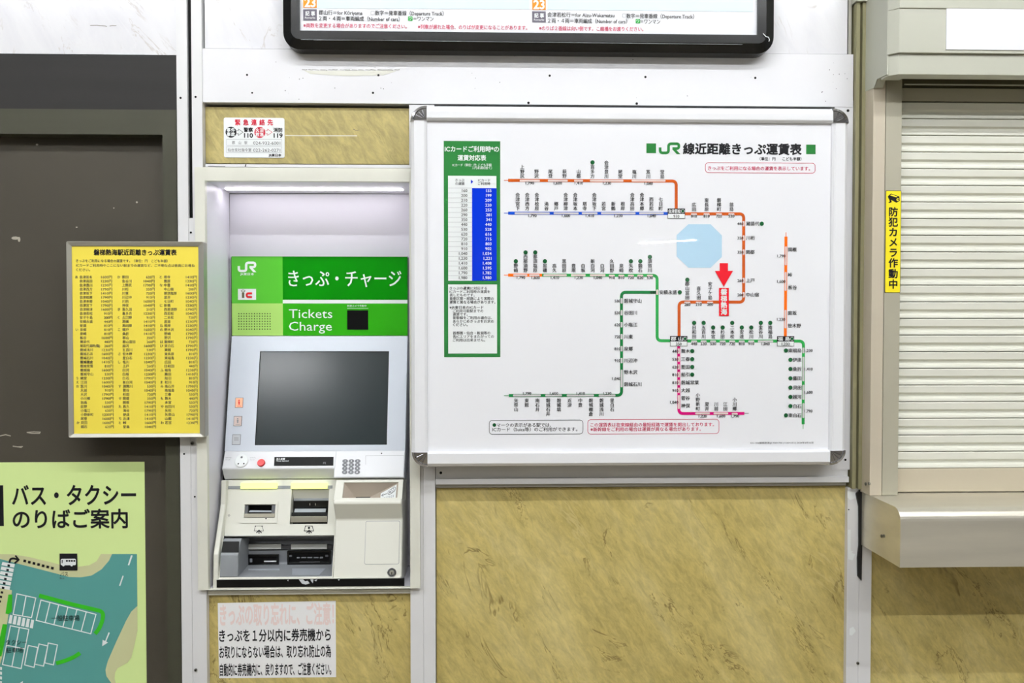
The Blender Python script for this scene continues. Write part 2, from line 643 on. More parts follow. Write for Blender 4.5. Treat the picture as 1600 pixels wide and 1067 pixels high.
# ------------------------------------------------------------------ the setting
W0, WB, WF = VP(0.0), VP(0.045), VP(0.008)

def slab(name, P, u0, v0, u1, v1, f, t, m, bevel=0.0012):
    mb = MB()
    box(mb, P, u0, v0, u1, v1, f, t, m)
    return struct(mb.build(name, bevel=bevel))

def rect_room(name, x0, x1, y0, y1, z0, z1, m):
    mb = MB()
    v = [Vector((x, y, z)) for z in (z0, z1) for y in (y0, y1) for x in (x0, x1)]
    mb.add(v, [[0, 2, 3, 1], [4, 5, 7, 6], [0, 1, 5, 4], [2, 6, 7, 3], [0, 4, 6, 2], [1, 3, 7, 5]], m)
    return struct(mb.build(name))

rect_room('floor', -8.0, 8.0, -24.5, 0.6, -0.1, 0.0, 'floor_tile')
rect_room('ceiling', -8.0, 8.0, -24.5, 0.6, CEIL_Z, CEIL_Z + 0.1, 'ceiling_paint')
rect_room('wall_far', -8.0, 8.0, -24.6, -24.5, 0.0, CEIL_Z, 'white_paint')

mb = MB()
plate(mb, WB, (-3.6, 3.6, 0.0, CEIL_Z), [WB.rect(317, 276, 646, 924)], 0, 0.05, 'black_gap', local=True)
struct(mb.build('wall_back'))

slab('wall_upper_left', W0, -1000, -330, 276.2, 80.3, 0, 0.045, 'marble_sheet')
mb = MB()
stroke(mb, W0, ((141, 39.6), (152, 39.4), (164, 40.8), (167, 41.4)), 0.8, 0.0004, 'slot_dark')
stroke(mb, W0, ((171.5, 41), (176, 39.8), (182, 40.2)), 0.8, 0.0004, 'slot_dark')
mb._build('scuff_marks', bpy.data.objects['wall_upper_left'])
slab('wall_upper', W0, 318.5, -330, 1325.5, 79.8, 0, 0.045, 'marble_sheet')
slab('wall_panel_above_machine', WF, 321.2, 168.2, 639.0, 255.8, 0, 0.037, 'stone_board', 0)
slab('wall_panel_below_machine', WF, 328.4, 929, 642, 1390, 0, 0.037, 'stone_sheet', 0)
slab('wall_panel_centre', WF, 682.4, 761, 1319.4, 1390, 0, 0.037, 'stone_sheet', 0)
slab('wall_panel_right', WF, 1359, 780, 2600, 1390, 0, 0.037, 'stone_sheet', 0)
slab('lintel', W0, -1000, 82.2, 277.2, 167.8, 0.004, 0.049, 'lintel_dark')

# door: frame, recessed leaf, scuffs
mb = MB()
plate(mb, W0, (-1000, 168.3, 282.6, 1400), [(-800, 208.3, 261.6, 1399.5)], 0.008, 0.053, 'door_frame', deep=0.04)
dr = struct(mb.build('door_1', bevel=0.001))
mb = MB()
DP = VP(0.03)
box(mb, DP, -798, 206, 262.5, 1396, 0, 0.013, 'door_panel')
dp = mb.build('door_panel', dr)
mb = MB()
for (u, v, w, h) in ((58, 226, 4, 3), (24, 372, 12, 5), (30, 374, 4, 8), (214, 316, 3, 3), (178, 325, 2, 2), (120, 355, 3, 2)):
    disc(mb, DP, u, v, w / 2, 0.0004, 0, 'scuff', rv=h / 2, n=9)
for pts in (((0, 681), (9, 679), (17, 681)), ((42, 675.5), (53, 674.5), (63, 675), (62, 677), (50, 677), (42, 675.5)), ((20, 697), (28, 698), (36, 697.5)), ((23, 697.5), (34, 699))):
    stroke(mb, DP, pts, 1.5, 0.0004, 'scuff')
mb.build('scuff_marks', dp)

# posts and rails of white painted aluminium
def post(name, P, strips, f, t, m, screws=(), extra=None):
    mb = MB()
    for s in strips:
        box(mb, P, s[0], s[1], s[2], s[3], f + (s[4] if len(s) > 4 else 0), t, s[5] if len(s) > 5 else m)
    o = struct(mb.build(name, bevel=0.0008))
    for (u, v, r, kind) in screws:
        q = MB()
        if kind == 'hole':
            disc(q, P, u, v, r, f + 0.0006, 0.0005, 'black', n=12)
            q.build('screw_hole', o)
        else:
            button(q, P, u, v, r, f, 0.003, 'screw_steel', n=14)
            disc(q, P, u, v, r * 0.45, f + 0.0034, 0.0006, 'black', n=8)
            q.build('screw', o)
    if extra:
        extra(o)
    return o

post('trim_1', W0, ((282.4, -330, 298.8, 1390), (305.6, -330, 321.6, 1390), (302, 341.5, 310.2, 1390, -0.0015), (291.5, -330, 300.5, 341.8, -0.010, 'black')), 0.012, 0.05, 'white_aluminium',
     ((285, 155, 1.7, 'hole'), (308.3, 153.5, 1.7, 'hole'), (285.3, 0.5, 1.6, 'hole'), (308, 0.5, 1.6, 'hole'), (301, 364, 1.6, 'hole'), (290.5, 708, 1.5, 'hole'), (303.2, 691.4, 2.8, 'screw'), (307, 774.5, 1.4, 'hole'), (308.6, 1043.5, 2.4, 'screw')))
post('trim_2', W0, ((316.8, 82.0, 1331, 164.6),), 0.008, 0.05, 'white_paint',
     ((387.5, 118.5, 1.6, 'hole'), (395.5, 146.5, 1.4, 'hole'), (592, 119, 1.7, 'hole'), (583.5, 146.5, 1.7, 'hole'), (858.5, 119.8, 1.8, 'hole'), (1007.5, 121.8, 1.8, 'hole'), (1178.5, 123.2, 1.8, 'hole'), (825.5, 162, 2.0, 'hole'), (994, 163.2, 2.0, 'hole')))
mb = MB()
B2 = W0
for i in range(16):
    u = 474 + i * 9.6 + random.uniform(-2, 2)
    stroke(mb, B2, ((u, 110.6 + random.uniform(-.4, .4)), (u + random.uniform(3, 7), 110.8), (u + 8, 110.8 + random.uniform(-.5, .5))), random.uniform(0.3, 1.1), 0.0086, 'screw_steel')
quad(mb, B2, ((476, 112), (622, 112), (600, 119), (540, 120.5), (486, 117)), 0.0083, 0, 'cream_paint')
for i in range(36):
    u, v = random.choice(((random.uniform(420, 640), random.uniform(84, 160)), (random.uniform(1280, 1328), random.uniform(95, 160)), (random.uniform(650, 1290), random.uniform(84, 158))))
    disc(mb, B2, u, v, random.uniform(0.3, 0.8), 0.0084, 0, 'ink_soft', n=6)
mb.build('paint_scars', bpy.data.objects['trim_2'])

post('trim_3', W0, ((641.4, 165.4, 661.6, 1390), (661.9, 165.4, 680.4, 1390)), 0.008, 0.05, 'white_aluminium')
post('trim_4', W0, ((1300, 158, 1328.6, 733),), 0.0072, 0.05, 'white_paint', ((1317.5, 166.5, 1.8, 'hole'), (1323, 174, 2.2, 'hole'), (1319, 717.6, 1.8, 'hole')))
post('trim_5', W0, ((681.2, 727, 1323, 745.5), (681.2, 745, 1323, 753.6, 0.007), (681.2, 753.4, 1321, 759.6, -0.002, 'aluminium_frame')), 0.006, 0.05, 'white_aluminium', ((689, 738, 2.2, 'hole'),))
post('trim_6', W0, ((325.4, 921.2, 642.4, 927.8),), 0.003, 0.045, 'cream_paint')
def chips(o):
    mb = MB()
    for pts in (((1322, 766), (1334, 768), (1335, 777), (1326, 780), (1322, 776)), ((1322.5, 826), (1327, 826), (1327, 862), (1334, 864), (1330, 874), (1323, 872)), ((1325, 980), (1331, 977), (1335, 984), (1329, 991), (1325, 990)), ((1323, 858), (1331, 860), (1324, 866))):
        quad(mb, W0, pts, 0.0086, 0, 'print_white')
    mb.build('paint_chips', o)
post('trim_7', W0, ((1319.6, 761, 1338.2, 1390), (1338.5, 761, 1357.6, 1390)), 0.008, 0.05, 'white_aluminium', ((1338, 1034, 2.4, 'screw'), (1324, 795, 1.0, 'hole')), chips)
post('trim_8', W0, ((1329.8, 8.5, 1335.2, 761.5), (1335, 8.5, 1339, 761.5, -0.012), (1338.8, 8.5, 1345.6, 761.5, 0.002)), 0.02, 0.05, 'bronze', ((1344.6, 749.6, 1.8, 'screw'),))
post('trim_9', W0, ((1326.4, -330, 1331, 88.4, -0.016, 'aluminium_frame'), (1332, -330, 1354, 8, 0.008, 'shutter_box')), 0.02, 0.05, 'shutter_box')
mb = MB()
shape(mb, W0, [W0.loc(*q) for q in ((1334.2, 770), (1341, 763), (1346.5, 764), (1347.5, 772), (1343.5, 790), (1344, 835), (1342.6, 905), (1337, 898), (1336.4, 870), (1338.6, 850), (1338.4, 790))], 0.014, 0.006, 'caulk')
tag(mb.build('sealant_strip', bevel=0.003, seg=3), 'torn black sealant strip running down the white post beside the steel counter', 'sealant')

# ------------------------------------------------------------------ lamps of the hall
def ceiling_lamp(x, y, label, turn=0.0, length=1.2, wide=0.05):
    t = thing('ceiling_light', label, 'lamp', (x, y, TUBE_Z), 'fluorescent ceiling lamps of the hall')
    mb = MB()
    hv = [Vector((x + a * (length / 2 + 0.03), y + b * (wide if c < CEIL_Z - 0.02 else wide * 1.4), c)) for c in (TUBE_Z + 0.045, CEIL_Z) for b in (-1, 1) for a in (-1, 1)]
    mb.add(hv, [[0, 2, 3, 1], [4, 5, 7, 6], [0, 1, 5, 4], [2, 6, 7, 3], [0, 4, 6, 2], [1, 3, 7, 5]], 'ceiling_paint')
    mb.build('housing', t)
    mb = MB()
    n = 10
    vs = [Vector((x + s * length / 2, y + 0.016 * math.cos(2 * math.pi * i / n), TUBE_Z + 0.016 * math.sin(2 * math.pi * i / n))) for s in (-1, 1) for i in range(n)]
    mb.add(vs, [[i, (i + 1) % n, n + (i + 1) % n, n + i] for i in range(n)] + [list(range(n))[::-1], list(range(n, 2 * n))], 'tube')
    for s in (-1, 1):
        vs = [Vector((x + s * (length / 2 + a * 0.02), y + b * 0.015, TUBE_Z + 0.05 - c * 0.065)) for c in (0, 1) for b in (-1, 1) for a in (0, 1)]
        mb.add(vs, [[0, 2, 3, 1], [4, 5, 7, 6], [0, 1, 5, 4], [2, 6, 7, 3], [0, 4, 6, 2], [1, 3, 7, 5]], 'ceiling_paint')
    mb.build('lamp_tube', t)
    t.rotation_euler.z = turn

ORD = ('first', 'second', 'third', 'fourth', 'fifth', 'sixth')
for ri, (y, xs) in enumerate(TUBE_ROWS):
    for i, x in enumerate(xs):
        ceiling_lamp(x, y, 'ceiling tube lamp, %s from the left in the row %s the ticket wall' % (ORD[i], 'nearest' if ri == 0 else 'second from'))
ceiling_lamp(SCREEN_LAMP[0], SCREEN_LAMP[1], 'single ceiling tube lamp between the wall rows and the far end of the hall')
for x, y in FAR_TUBES:
    ceiling_lamp(x, y, 'single fluorescent tube lamp on the ceiling far across the hall', math.radians(36), 1.9, 0.03)

# ------------------------------------------------------------------ roller shutter
Xs = point(1347.2, 75, 0.0).x
SX = Plane((Xs, 0, 0), (0, -1, 0), (0, 0, 1))
XR = 3.3
PB = VP(-0.155)
zc = lambda v, d: point(1500, v, d).z
Z_TOP, Z_MID, Z_BOT = CEIL_Z - 0.02, zc(83.2, -0.155), zc(117.2, -0.148)
shut = thing('roller_shutter', 'closed beige roller shutter under its housing, beside the fare map', 'shutter', ((Xs + XR) / 2, -0.03, zc(769, -0.03)))

def prism_xy(mb, pts, z0, z1, m):
    n = len(pts)
    v = [Vector((x, y, z0)) for x, y in pts] + [Vector((x, y, z1)) for x, y in pts]
    mb.add(v, [[i, (i + 1) % n, (i + 1) % n + n, i + n] for i in range(n)] + [list(range(n))[::-1], list(range(n, 2 * n))], m)

mb = MB()
prism_xy(mb, [(Xs, 0.04), (Xs, -0.137), (Xs + 0.019, -0.156), (XR, -0.156), (XR, 0.04)], Z_MID, Z_TOP, 'shutter_box')
hz = zc(13.2, -0.159)
prism_xy(mb, [(Xs + 0.0005, -0.12), (Xs + 0.0005, -0.1385), (Xs + 0.019, -0.159), (XR, -0.159), (XR, -0.12)], hz, Z_TOP, 'shutter_box')
i = 0.007
prism_xy(mb, [(Xs + 0.002, -0.10), (Xs + 0.002, -0.133), (Xs + 0.022, -0.156 + i), (XR, -0.156 + i), (XR, -0.112), (Xs + 0.05, -0.112), (Xs + 0.05, -0.10)], Z_BOT, Z_MID, 'shutter_box')
mb.build('shutter_housing', shut, bevel=0.0012)
mb = MB()
ear = [(0.0, Z_TOP - 0.001), (0.1365, Z_TOP - 0.001), (0.1365, SX.loc(1386, 116.5)[1])] + [SX.loc(*q) for q in ( (1371, 123.5), (1366.2, 137.3), (1347.0, 145.2))]
shape(mb, SX, ear, 0.001, 0.004, 'shutter_box')
# folded lower edge of the end plate
e = [SX.pt(*SX.loc(*q), 0.0) for q in ((1384, 116.8), (1371, 123.5), (1366.2, 137.3))]
mb.add(e + [p + Vector((0.022, 0, 0.0)) for p in e], [[0, 1, 4, 3], [1, 2, 5, 4]], 'shutter_box')
mb.build('end_plate', shut, bevel=0.0006)

PJ = VP(-0.065)
mb = MB()
zj0, zj1 = zc(769.2, -0.031), zc(120, -0.065)
def jamb(name, u0, u1, p, m, x0=None):
    P = VP(-p)
    mb = MB()
    a0 = x0 if x0 is not None else P.loc(u0, 450)[0]
    a1 = P.loc(u1, 450)[0]
    prism_xy(mb, [(a0, 0.04), (a0, -p), (a1, -p), (a1, 0.04)], zj0, zj1, m)
    return mb.build(name, shut, bevel=0.001)
j = jamb('guide_rail', 1363, 1380.8, 0.066, 'shutter_rail_pale', Xs)
jamb('guide_rail', 1381.4, 1406.4, 0.063, 'shutter_rail')
q = MB()
for (u, v) in ((1353.5, 756), (1359, 755.5)):
    a = SX.loc(u, v)
    pts = [SX.pt(a[0] + 0.004 * math.cos(k * math.pi / 5), a[1] + 0.004 * math.sin(k * math.pi / 5), h) for h in (0.0, 0.003) for k in range(10)]
    q.add(pts, [[k, (k + 1) % 10, 10 + (k + 1) % 10, 10 + k] for k in range(10)] + [list(range(10, 20))], 'screw_steel')
q.build('rivet', j)

PC = VP(-0.03)
xl = PC.loc(1404, 450)[0]
mb = MB()
prof = []
n_s = 22
v0, v1 = 159.2, 731.0
for k in range(n_s):
    for frac, dd in ((0.0, 0.012), (0.035, 0.012), (0.045, 0.0015), (0.09, 0.0), (0.47, 0.001), (0.53, 0.005), (0.58, 0.0075), (0.72, 0.0075), (0.82, 0.0015), (0.90, 0.0005), (0.985, 0.0006)):
        prof.append((-0.03 + dd, zc(v0 + (v1 - v0) * (k + frac) / n_s, -0.03)))
prof.append((-0.018, zc(v1, -0.03)))
n = len(prof)
vs = [Vector((xl, y, z)) for y, z in prof] + [Vector((XR, y, z)) for y, z in prof]
mb.add(vs, [[k, k + 1, n + k + 1, n + k] for k in range(n - 1)], 'shutter_slat')
mb.build('curtain', shut)
mb = MB()
def bar(v0, v1, p, t, m):
    z0, z1 = zc(v1, -p), zc(v0, -p)
    prism_xy(mb, [(xl, -p + t), (xl, -p), (XR, -p), (XR, -p + t)], z0, z1, m)
bar(731.6, 768.2, 0.031, 0.02, 'shutter_bar')
mb.build('bottom_bar', shut, bevel=0.0015)
mb = MB()
bar(138, 158.4, 0.030, 0.012, 'shutter_rail')  # top slat in shadow, its shade put into a darker colour
bar(131, 133, 0.05, 0.004, 'shutter_box')
bar(108, 137.2, 0.012, 0.01, 'slot_dark')  # dark strip painting in the shade of the open gap under the housing
mb.build('shaded_top_slat', shut, bevel=0.0008)
mb = MB()
P = VP(-0.156)
box(mb, P, 1478, 14, 2100, 80.6, 0.0022, 0.0022, 'paper_white')
tag(mb.build('sign_plate', bevel=0.0006), 'blank white sign plate on the front of the shutter housing', 'sign')

# camera notice on the guide rail
P = VP(-0.063)
z = Z(1370, 280, 5.62)
mb = MB()
st = thing('security_camera_sticker', 'narrow yellow sticker with a black camera and vertical black writing on the shutter guide', 'sticker', P.pt(*P.loc(1395, 457)))
rbox(mb, P, 1382.8, 297.6, 1407.3, 457.4, 1.5, 0.0008, 0.0008, 'ink')
rbox(mb, P, 1383.5, 298.4, 1406.7, 456.7, 1.2, 0.0010, 0.0002, 'sticker_yellow')
mb.build('sticker_sheet', st)
mb = MB()
for ch, Y in zip('防犯カメラ作動中', (288, 377, 466, 555, 645, 735, 830, 922)):
    u, v = z(142, Y)
    column(mb, P, ch, u, v - 7.6, 15.2, 0.0013, 'ink', 0.03, False, 15.4)
mb.build('lettering', st)
mb = MB()
quad(mb, P, z.pts(((95, 150), (122, 126), (195, 152), (200, 190), (170, 207), (100, 170))), 0.0013, 0, 'ink')
quad(mb, P, z.pts(((112, 142), (126, 133), (180, 153), (168, 160))), 0.0015, 0, 'sticker_yellow')
disc(mb, P, *z(182, 180), 2.2, 0.0015, 0, 'sticker_yellow')
disc(mb, P, *z(184, 180), 1.0, 0.0017, 0, 'ink')
quad(mb, P, z.pts(((104, 168), (118, 176), (130, 200), (112, 210), (98, 205), (112, 196))), 0.0013, 0, 'ink')
mb.build('camera_symbol', st)

# stainless counter under the shutter
Xc = point(1342.8, 800, 0.0).x
CX = Plane((Xc, 0, 0), (0, -1, 0), (0, 0, 1))
pf = 0.215
zt, zf, zb = point(1500, 769.6, -0.031).z, point(1408, 806, -pf).z, point(1500, 886.2, -pf).z
out = [(0.04, zt), (-pf + 0.035, zt)]
rad = 0.03
for k in range(9):
    t = math.radians(90 * k / 8)
    out.append((-pf + 0.03 - rad * math.sin(t), zt - 0.03 + rad * math.cos(t)))
out += [(-pf, zb), (0.04, zb)]
mb = MB()
profile(mb, Xc + 0.0018, XR, [(y, zz) for y, zz in out], 'stainless')
co = thing('counter_shelf', 'stainless steel counter shelf with a rounded front edge below the shutter', 'counter', ((Xc + XR) / 2, -0.1, zb))
mb.build('counter_top', co, bevel=0.0008)
mb = MB()
side = [(-y, zz) for y, zz in out if y < 0.03]
side = [(-0.03, zt)] + side + [(-0.03, zb)]
shape(mb, CX, side, 0.0, 0.0018, 'stainless')
mb.build('end_plate', co, bevel=0.0005)
mb = MB()
for (u, v) in ((1378, 837.5), (1381.5, 837.5)):
    a = CX.loc(u, v)
    pts = [CX.pt(a[0] + 0.0045 * q_ * math.cos(k * math.pi / 5), a[1] + 0.0045 * q_ * math.sin(k * math.pi / 5), h) for h, q_ in ((0.0, 1.0), (0.002, 0.9), (0.003, 0.5)) for k in range(10)]
    mb.add(pts, [[r * 10 + k, r * 10 + (k + 1) % 10, r * 10 + 10 + (k + 1) % 10, r * 10 + 10 + k] for r in range(2) for k in range(10)] + [list(range(20, 30))], 'screw_steel')
mb.build('rivet', co)

# ------------------------------------------------------------------ shared print helpers
def jr_mark(mb, P, u0, v0, u1, v1, f, m):
    """Station company mark: hooked stroke running into a bar, bowl and slanting leg."""
    w, h = u1 - u0, v1 - v0
    g = lambda x, y: (u0 + x * w, v0 + y * h)
    sw = 0.125 * w
    stroke(mb, P, [g(0.06, 0.42), g(0.06, 0.89), g(0.45, 0.89), g(0.45, 0.11), g(0.93, 0.11), g(0.93, 0.52), g(0.63, 0.52)], sw, f, m, r=0.13 * w)
    quad(mb, P, [g(0.62, 0.58), g(0.78, 0.58), g(1.0, 1.0), g(0.83, 1.0)], f, 0, m)

def ring(mb, P, outer, inner, f, t, m, fi=None):
    """Frame between two matching outlines; fi = front offset along the inner edge."""
    n = len(outer)
    fi = f if fi is None else fi
    v = [P.pt(a, b, f) for a, b in outer] + [P.pt(a, b, fi) for a, b in inner] + [P.pt(a, b, f - t) for a, b in outer] + [P.pt(a, b, f - t) for a, b in inner]
    fs = []
    for i in range(n):
        j = (i + 1) % n
        fs += [[i, j, n + j, n + i], [2 * n + i, 2 * n + j, j, i], [n + i, n + j, 3 * n + j, 3 * n + i]]
    mb.add(v, fs, m)

def arrow_up(mb, P, u, v, s, f, m, w=0.7):
    stroke(mb, P, ((u, v + s), (u, v)), w * 1.3, f, m)
    stroke(mb, P, ((u - s * 0.75, v + s * 0.75), (u, v), (u + s * 0.75, v + s * 0.75)), w * 1.3, f, m)

# ------------------------------------------------------------------ recess that houses the ticket machine
PF = VP(-0.022)
hx = PF.rect(322.8, 283.2, 640.0, 919.6)
su = thing('machine_surround', 'cream metal surround framing the wall recess of the ticket machine', 'frame', PF.pt((hx[0] + hx[1]) / 2, PF.rect(308, 262, 655, 920)[2], 0))
mb = MB()
R = PF.rect(306.6, 262, 655.6, 920.6)
plate(mb, PF, R, [hx], 0, 0.0135, 'cream_paint', local=True, deep=0.0135)
mb.build('flange', su, bevel=0.003, merge=True, seg=3)
mb = MB()
box(mb, PF, 322.2, 267.4, 640, 283.4, 0.004, 0.004, 'cream_paint')
box(mb, PF, 319.5, 256.3, 641, 260.6, -0.006, 0.006, 'white_paint')
mb.build('header', su, bevel=0.001)
mb = MB()
DB = 0.172
x0, x1, z0, z1 = hx[0], hx[1], hx[2], hx[3]
yf, yb = -0.0086, DB
c = [Vector((x0, yf, z0)), Vector((x1, yf, z0)), Vector((x1, yf, z1)), Vector((x0, yf, z1)), Vector((x0, yb, z0)), Vector((x1, yb, z0)), Vector((x1, yb, z1)), Vector((x0, yb, z1))]
mb.add(c, [[4, 5, 6, 7], [0, 4, 7, 3], [1, 2, 6, 5], [3, 7, 6, 2], [0, 1, 5, 4]], 'recess_white')
mb.build('recess_lining', su)
mb = MB()
for pts in (((358.5, 303.5), (358.5, 400)), ((358.5, 302.8), (640, 302.8))):
    stroke(mb, VP(DB), pts, 1.2, 0.0004, 'ink_soft')
stroke(mb, VP(-0.018), ((325, 259.8), (345, 260.2), (352, 260)), 0.8, 0.0005, 'black')
stroke(mb, VP(-0.018), ((384.5, 256.5), (383.2, 260.5)), 1.4, 0.0005, 'black')
mb.build('seam_lines', su)
mb = MB()
yl = 0.097
PLm = VP(yl)
xa, xb = PLm.loc(353, 295)[0], PLm.loc(629.5, 295)[0]
v = [Vector((x, y, z)) for z in (z1 - 0.003, z1) for y in (yl - 0.008, yl + 0.008) for x in (xa, xb)]
mb.add(v, [[0, 2, 3, 1], [4, 5, 7, 6], [0, 1, 5, 4], [2, 6, 7, 3], [0, 4, 6, 2], [1, 3, 7, 5]], 'strip_lamp')
mb.build('strip_lamp', su, bevel=0.001)

# ------------------------------------------------------------------ ticket machine
PG = VP(0.155)
Mx0, Mx1 = PG.loc(362.2, 460)[0], PG.loc(636.6, 460)[0]
tm = thing('ticket_machine', 'built-in ticket vending machine with a green sign, dark screen and keypad', 'ticket machine', Vector(((Mx0 + Mx1) / 2, 0.05, point(490, 918, 0.016).z)))
PZ = lambda v, d: (d, point(490, v, d).z)

def prof(name, x0, x1, pts, m, bevel=0.002, smooth=False):
    mb = MB()
    profile(mb, x0, x1, [PZ(v, d) for d, v in pts], m)
    return mb.build(name, tm, bevel=bevel, seg=3)

prof('cabinet', Mx0 + 0.003, Mx1 - 0.003, [(0.168, 404), (0.162, 526), (0.135, 705), (0.125, 917), (0.168, 917)], 'machine_cream', 0)
for xx in (Mx0 - 0.0028, Mx1 + 0.0006):
    prof('gap_shade', xx, xx + 0.0022, [(0.160, 402), (0.156, 525), (0.092, 704), (0.075, 750), (0.085, 750), (0.165, 704), (0.168, 402)], 'tray_dark' if xx > Mx0 else 'black', 0)  # dark strips added to colour in the shade of the gaps beside the machine

# green header sign
b1, b0 = PG.loc(490, 399.6)[1], PG.loc(490, 524.2)[1]
ax = PG.loc(441.8, 460)[0]
by = PG.loc(490, 474)[1]
sg = None
mb = MB()
shape(mb, PG, lrect((Mx0, Mx1, b0, b1)), -0.001, 0.01, 'sign_deep_green')
shape(mb, PG, lrect((Mx0, ax, by, b1 - 0.002)), 0, 0.001, 'sign_mid_green')
shape(mb, PG, lrect((Mx0, ax, b0, by)), 0, 0.001, 'sign_light_green')
shape(mb, PG, lrect((ax, Mx1, by, b1 - 0.002)), 0, 0.001, 'sign_deep_green')
shape(mb, PG, lrect((ax, Mx1, b0, by)), 0, 0.001, 'sign_bright_green')
sg = mb.build('header_sign', tm)
mb = MB()
shape(mb, PG, lrect((ax, Mx1, by, PG.loc(490, 468.4)[1])), 0.0003, 0.0003, 'print_white')
shape(mb, PG, lrect((Mx0 - 0.002, Mx1, b1 - 0.002, b1 + 0.001)), 0.0006, 0.006, 'machine_white')
mb.build('white_bar', sg)
mb = MB()
text(mb, PG, 'きっぷ・チャージ', 450.7, 627, 435.3, 28.5, 0.0006, 'print_white', 0.015)
text(mb, PG, 'Tickets', 451.5, 519.3, 489.5, 19.8, 0.0006, 'print_white')
text(mb, PG, 'Charge', 451.5, 518.6, 509.2, 19.8, 0.0006, 'print_white')
text(mb, PG, '防犯カメラ作動中', 542.8, 572.6, 477.8, 3.4, 0.0006, 'print_white', 0.01)
stroke(mb, PG, ((542.5, 481.6), (575.5, 481.6)), 0.5, 0.0006, 'print_white')
mb.build('lettering', sg)
mb = MB()
jr_mark(mb, PG, 371.6, 408.6, 400.8, 425.3, 0.0006, 'print_white')
text(mb, PG, 'JR東日本', 375.4, 397, 428.2, 4.2, 0.0006, 'print_white', 0.02)
mb.build('company_mark', sg)
mb = MB()
z = Z(350, 395, 7.9)
box(mb, PG, 371.9, 451.2, 400.2, 468.4, 0.0006, 0.0004, 'print_white')
quad(mb, PG, z.pts(((222, 488), (252, 488), (252, 556), (222, 556))), 0.0009, 0, 'slot_dark')
lstroke(mb, PG, [Vector(PG.loc(z(238, 470)[0] + 3.1 * math.cos(t * math.pi / 8), z(238, 470)[1] + 1.5 * math.sin(t * math.pi / 8))) for t in range(16)], 0.7 * PG.k, 0.0009, 'slot_dark', True)
stroke(mb, PG, z.pts(((348, 500), (282, 500), (282, 545), (348, 545))), 3.0, 0.0009, 'button_red', r=4)
mb.build('card_mark', sg)
mb = MB()
box(mb, PG, 542.6, 484.8, 575.3, 515, 0.0008, 0.0008, 'black_gloss')
mb.build('camera_window', sg, bevel=0.0003)
mb = MB()
for i in range(13):
    for j in range(7):
        disc(mb, PG, 373.2 + i * 4.08, 490.0 + j * 4.03, 0.85, 0.0005, 0, 'black', n=8)
mb.build('speaker_grille', sg)

# slanted screen panel
PS = SP(526, 0.152, 704.5, 0.084)
bt, bb = PS.loc(490, 525.2)[1], PS.loc(490, 704.5)[1]
sh = PS.rect(402.4, 549, 606.0, 695)
mb = MB()
plate(mb, PS, (Mx0, Mx1, bb, bt), [sh], 0, 0.014, 'machine_panel', local=True, inner='black', deep=0.008)
sp = mb.build('screen_panel', tm, bevel=0.0008, merge=True)
mb = MB()
shape(mb, PS, lrect((sh[0] - 0.001, sh[1] + 0.001, sh[2] - 0.001, sh[3] + 0.001)), -0.0045, 0.003, 'screen_glass')
mb.build('screen', sp)
for (u0, v0, u1, v1, m) in ((367.6, 621.4, 380, 637, 'indicator_orange'), (365.2, 650, 378, 665.6, 'indicator_pale'), (363, 678.7, 376, 694.8, 'label_grey')):
    mb = MB()
    box(mb, PS, u0, v0, u1, v1, 0.0008, 0.0008, 'key_grey')
    box(mb, PS, u0 + 0.6, v0 + 0.6, u1 - 0.6, v1 - 0.6, 0.0012, 0.0006, m)
    uc, vc = (u0 + u1) / 2, (v0 + v1) / 2
    ik = 'button_red' if m == 'indicator_orange' else 'ink_grey'
    if m == 'label_grey':
        for q in (-3, -1, 1):
            stroke(mb, PS, ((u0 + 3, vc + q), (u1 - 3, vc + q)), 0.7, 0.0014, 'ink_grey')
    else:
        disc(mb, PS, uc, vc - 3.6, 1.1, 0.0014, 0, ik, n=10)
        quad(mb, PS, ((uc - 1.4, vc - 2), (uc + 1.4, vc - 2), (uc + 0.7, vc + 3.4), (uc - 0.7, vc + 3.4)), 0.0014, 0, ik)
        stroke(mb, PS, ((u0 + 3, vc + 5.4), (u1 - 3, vc + 5.4)), 0.6, 0.0014, ik)
    mb.build('indicator_label', sp)

# operating shelf
PR = SP(704.5, 0.084, 746.5, 0.046)
xs_ = point(521.5, 740, 0.05).x
d731 = PR.pt(*PR.loc(430, 731.6)).y
prof('shelf', Mx0, xs_ + 0.0005, [(0.084, 704.3), (d731, 731.6), (d731 + 0.002, 733.5), (0.079, 748), (0.13, 748), (0.13, 704.3)], 'machine_white', 0.003)
shf = prof('shelf', xs_, Mx1, [(0.084, 704.3), (0.046, 745.4), (0.048, 747.6), (0.13, 747.6), (0.13, 704.3)], 'machine_white', 0.0025)
mb = MB()
button(mb, PR, 377.4, 720.3, 9.8, 0, 0.004, 'print_white', 28)
disc(mb, PR, 378.2, 715.2, 1.6, 0.0044, 0.0004, 'key_grey', n=10)
disc(mb, PR, 373.0, 725.3, 1.1, 0.0044, 0.0004, 'black', n=8)
disc(mb, PR, 381.6, 725.1, 1.1, 0.0044, 0.0004, 'black', n=8)
mb.build('call_speaker', tm)
mb = MB()
button(mb, PR, 408.4, 723.4, 5.5, 0, 0.006, 'button_red', 24)
mb.build('cancel_button', tm)
mb = MB()
quad(mb, PR, ((429.0, 714.2), (521.2, 714), (520.8, 727.4), (428.2, 727.8)), 0.0012, 0.0012, 'black')
ds = mb.build('amount_display', tm)
mb = MB()
text(mb, PR, '投入金額', 432.2, 445.4, 717.3, 3.2, 0.0015, 'print_white', 0.03)
text(mb, PR, 'Money deposited', 432.2, 451, 720.3, 2.4, 0.0015, 'print_white', 0.01)
text(mb, PR, '円', 505.2, 509, 723.8, 3.6, 0.0015, 'ink_grey')
mb.build('lettering', ds)
mb = MB()
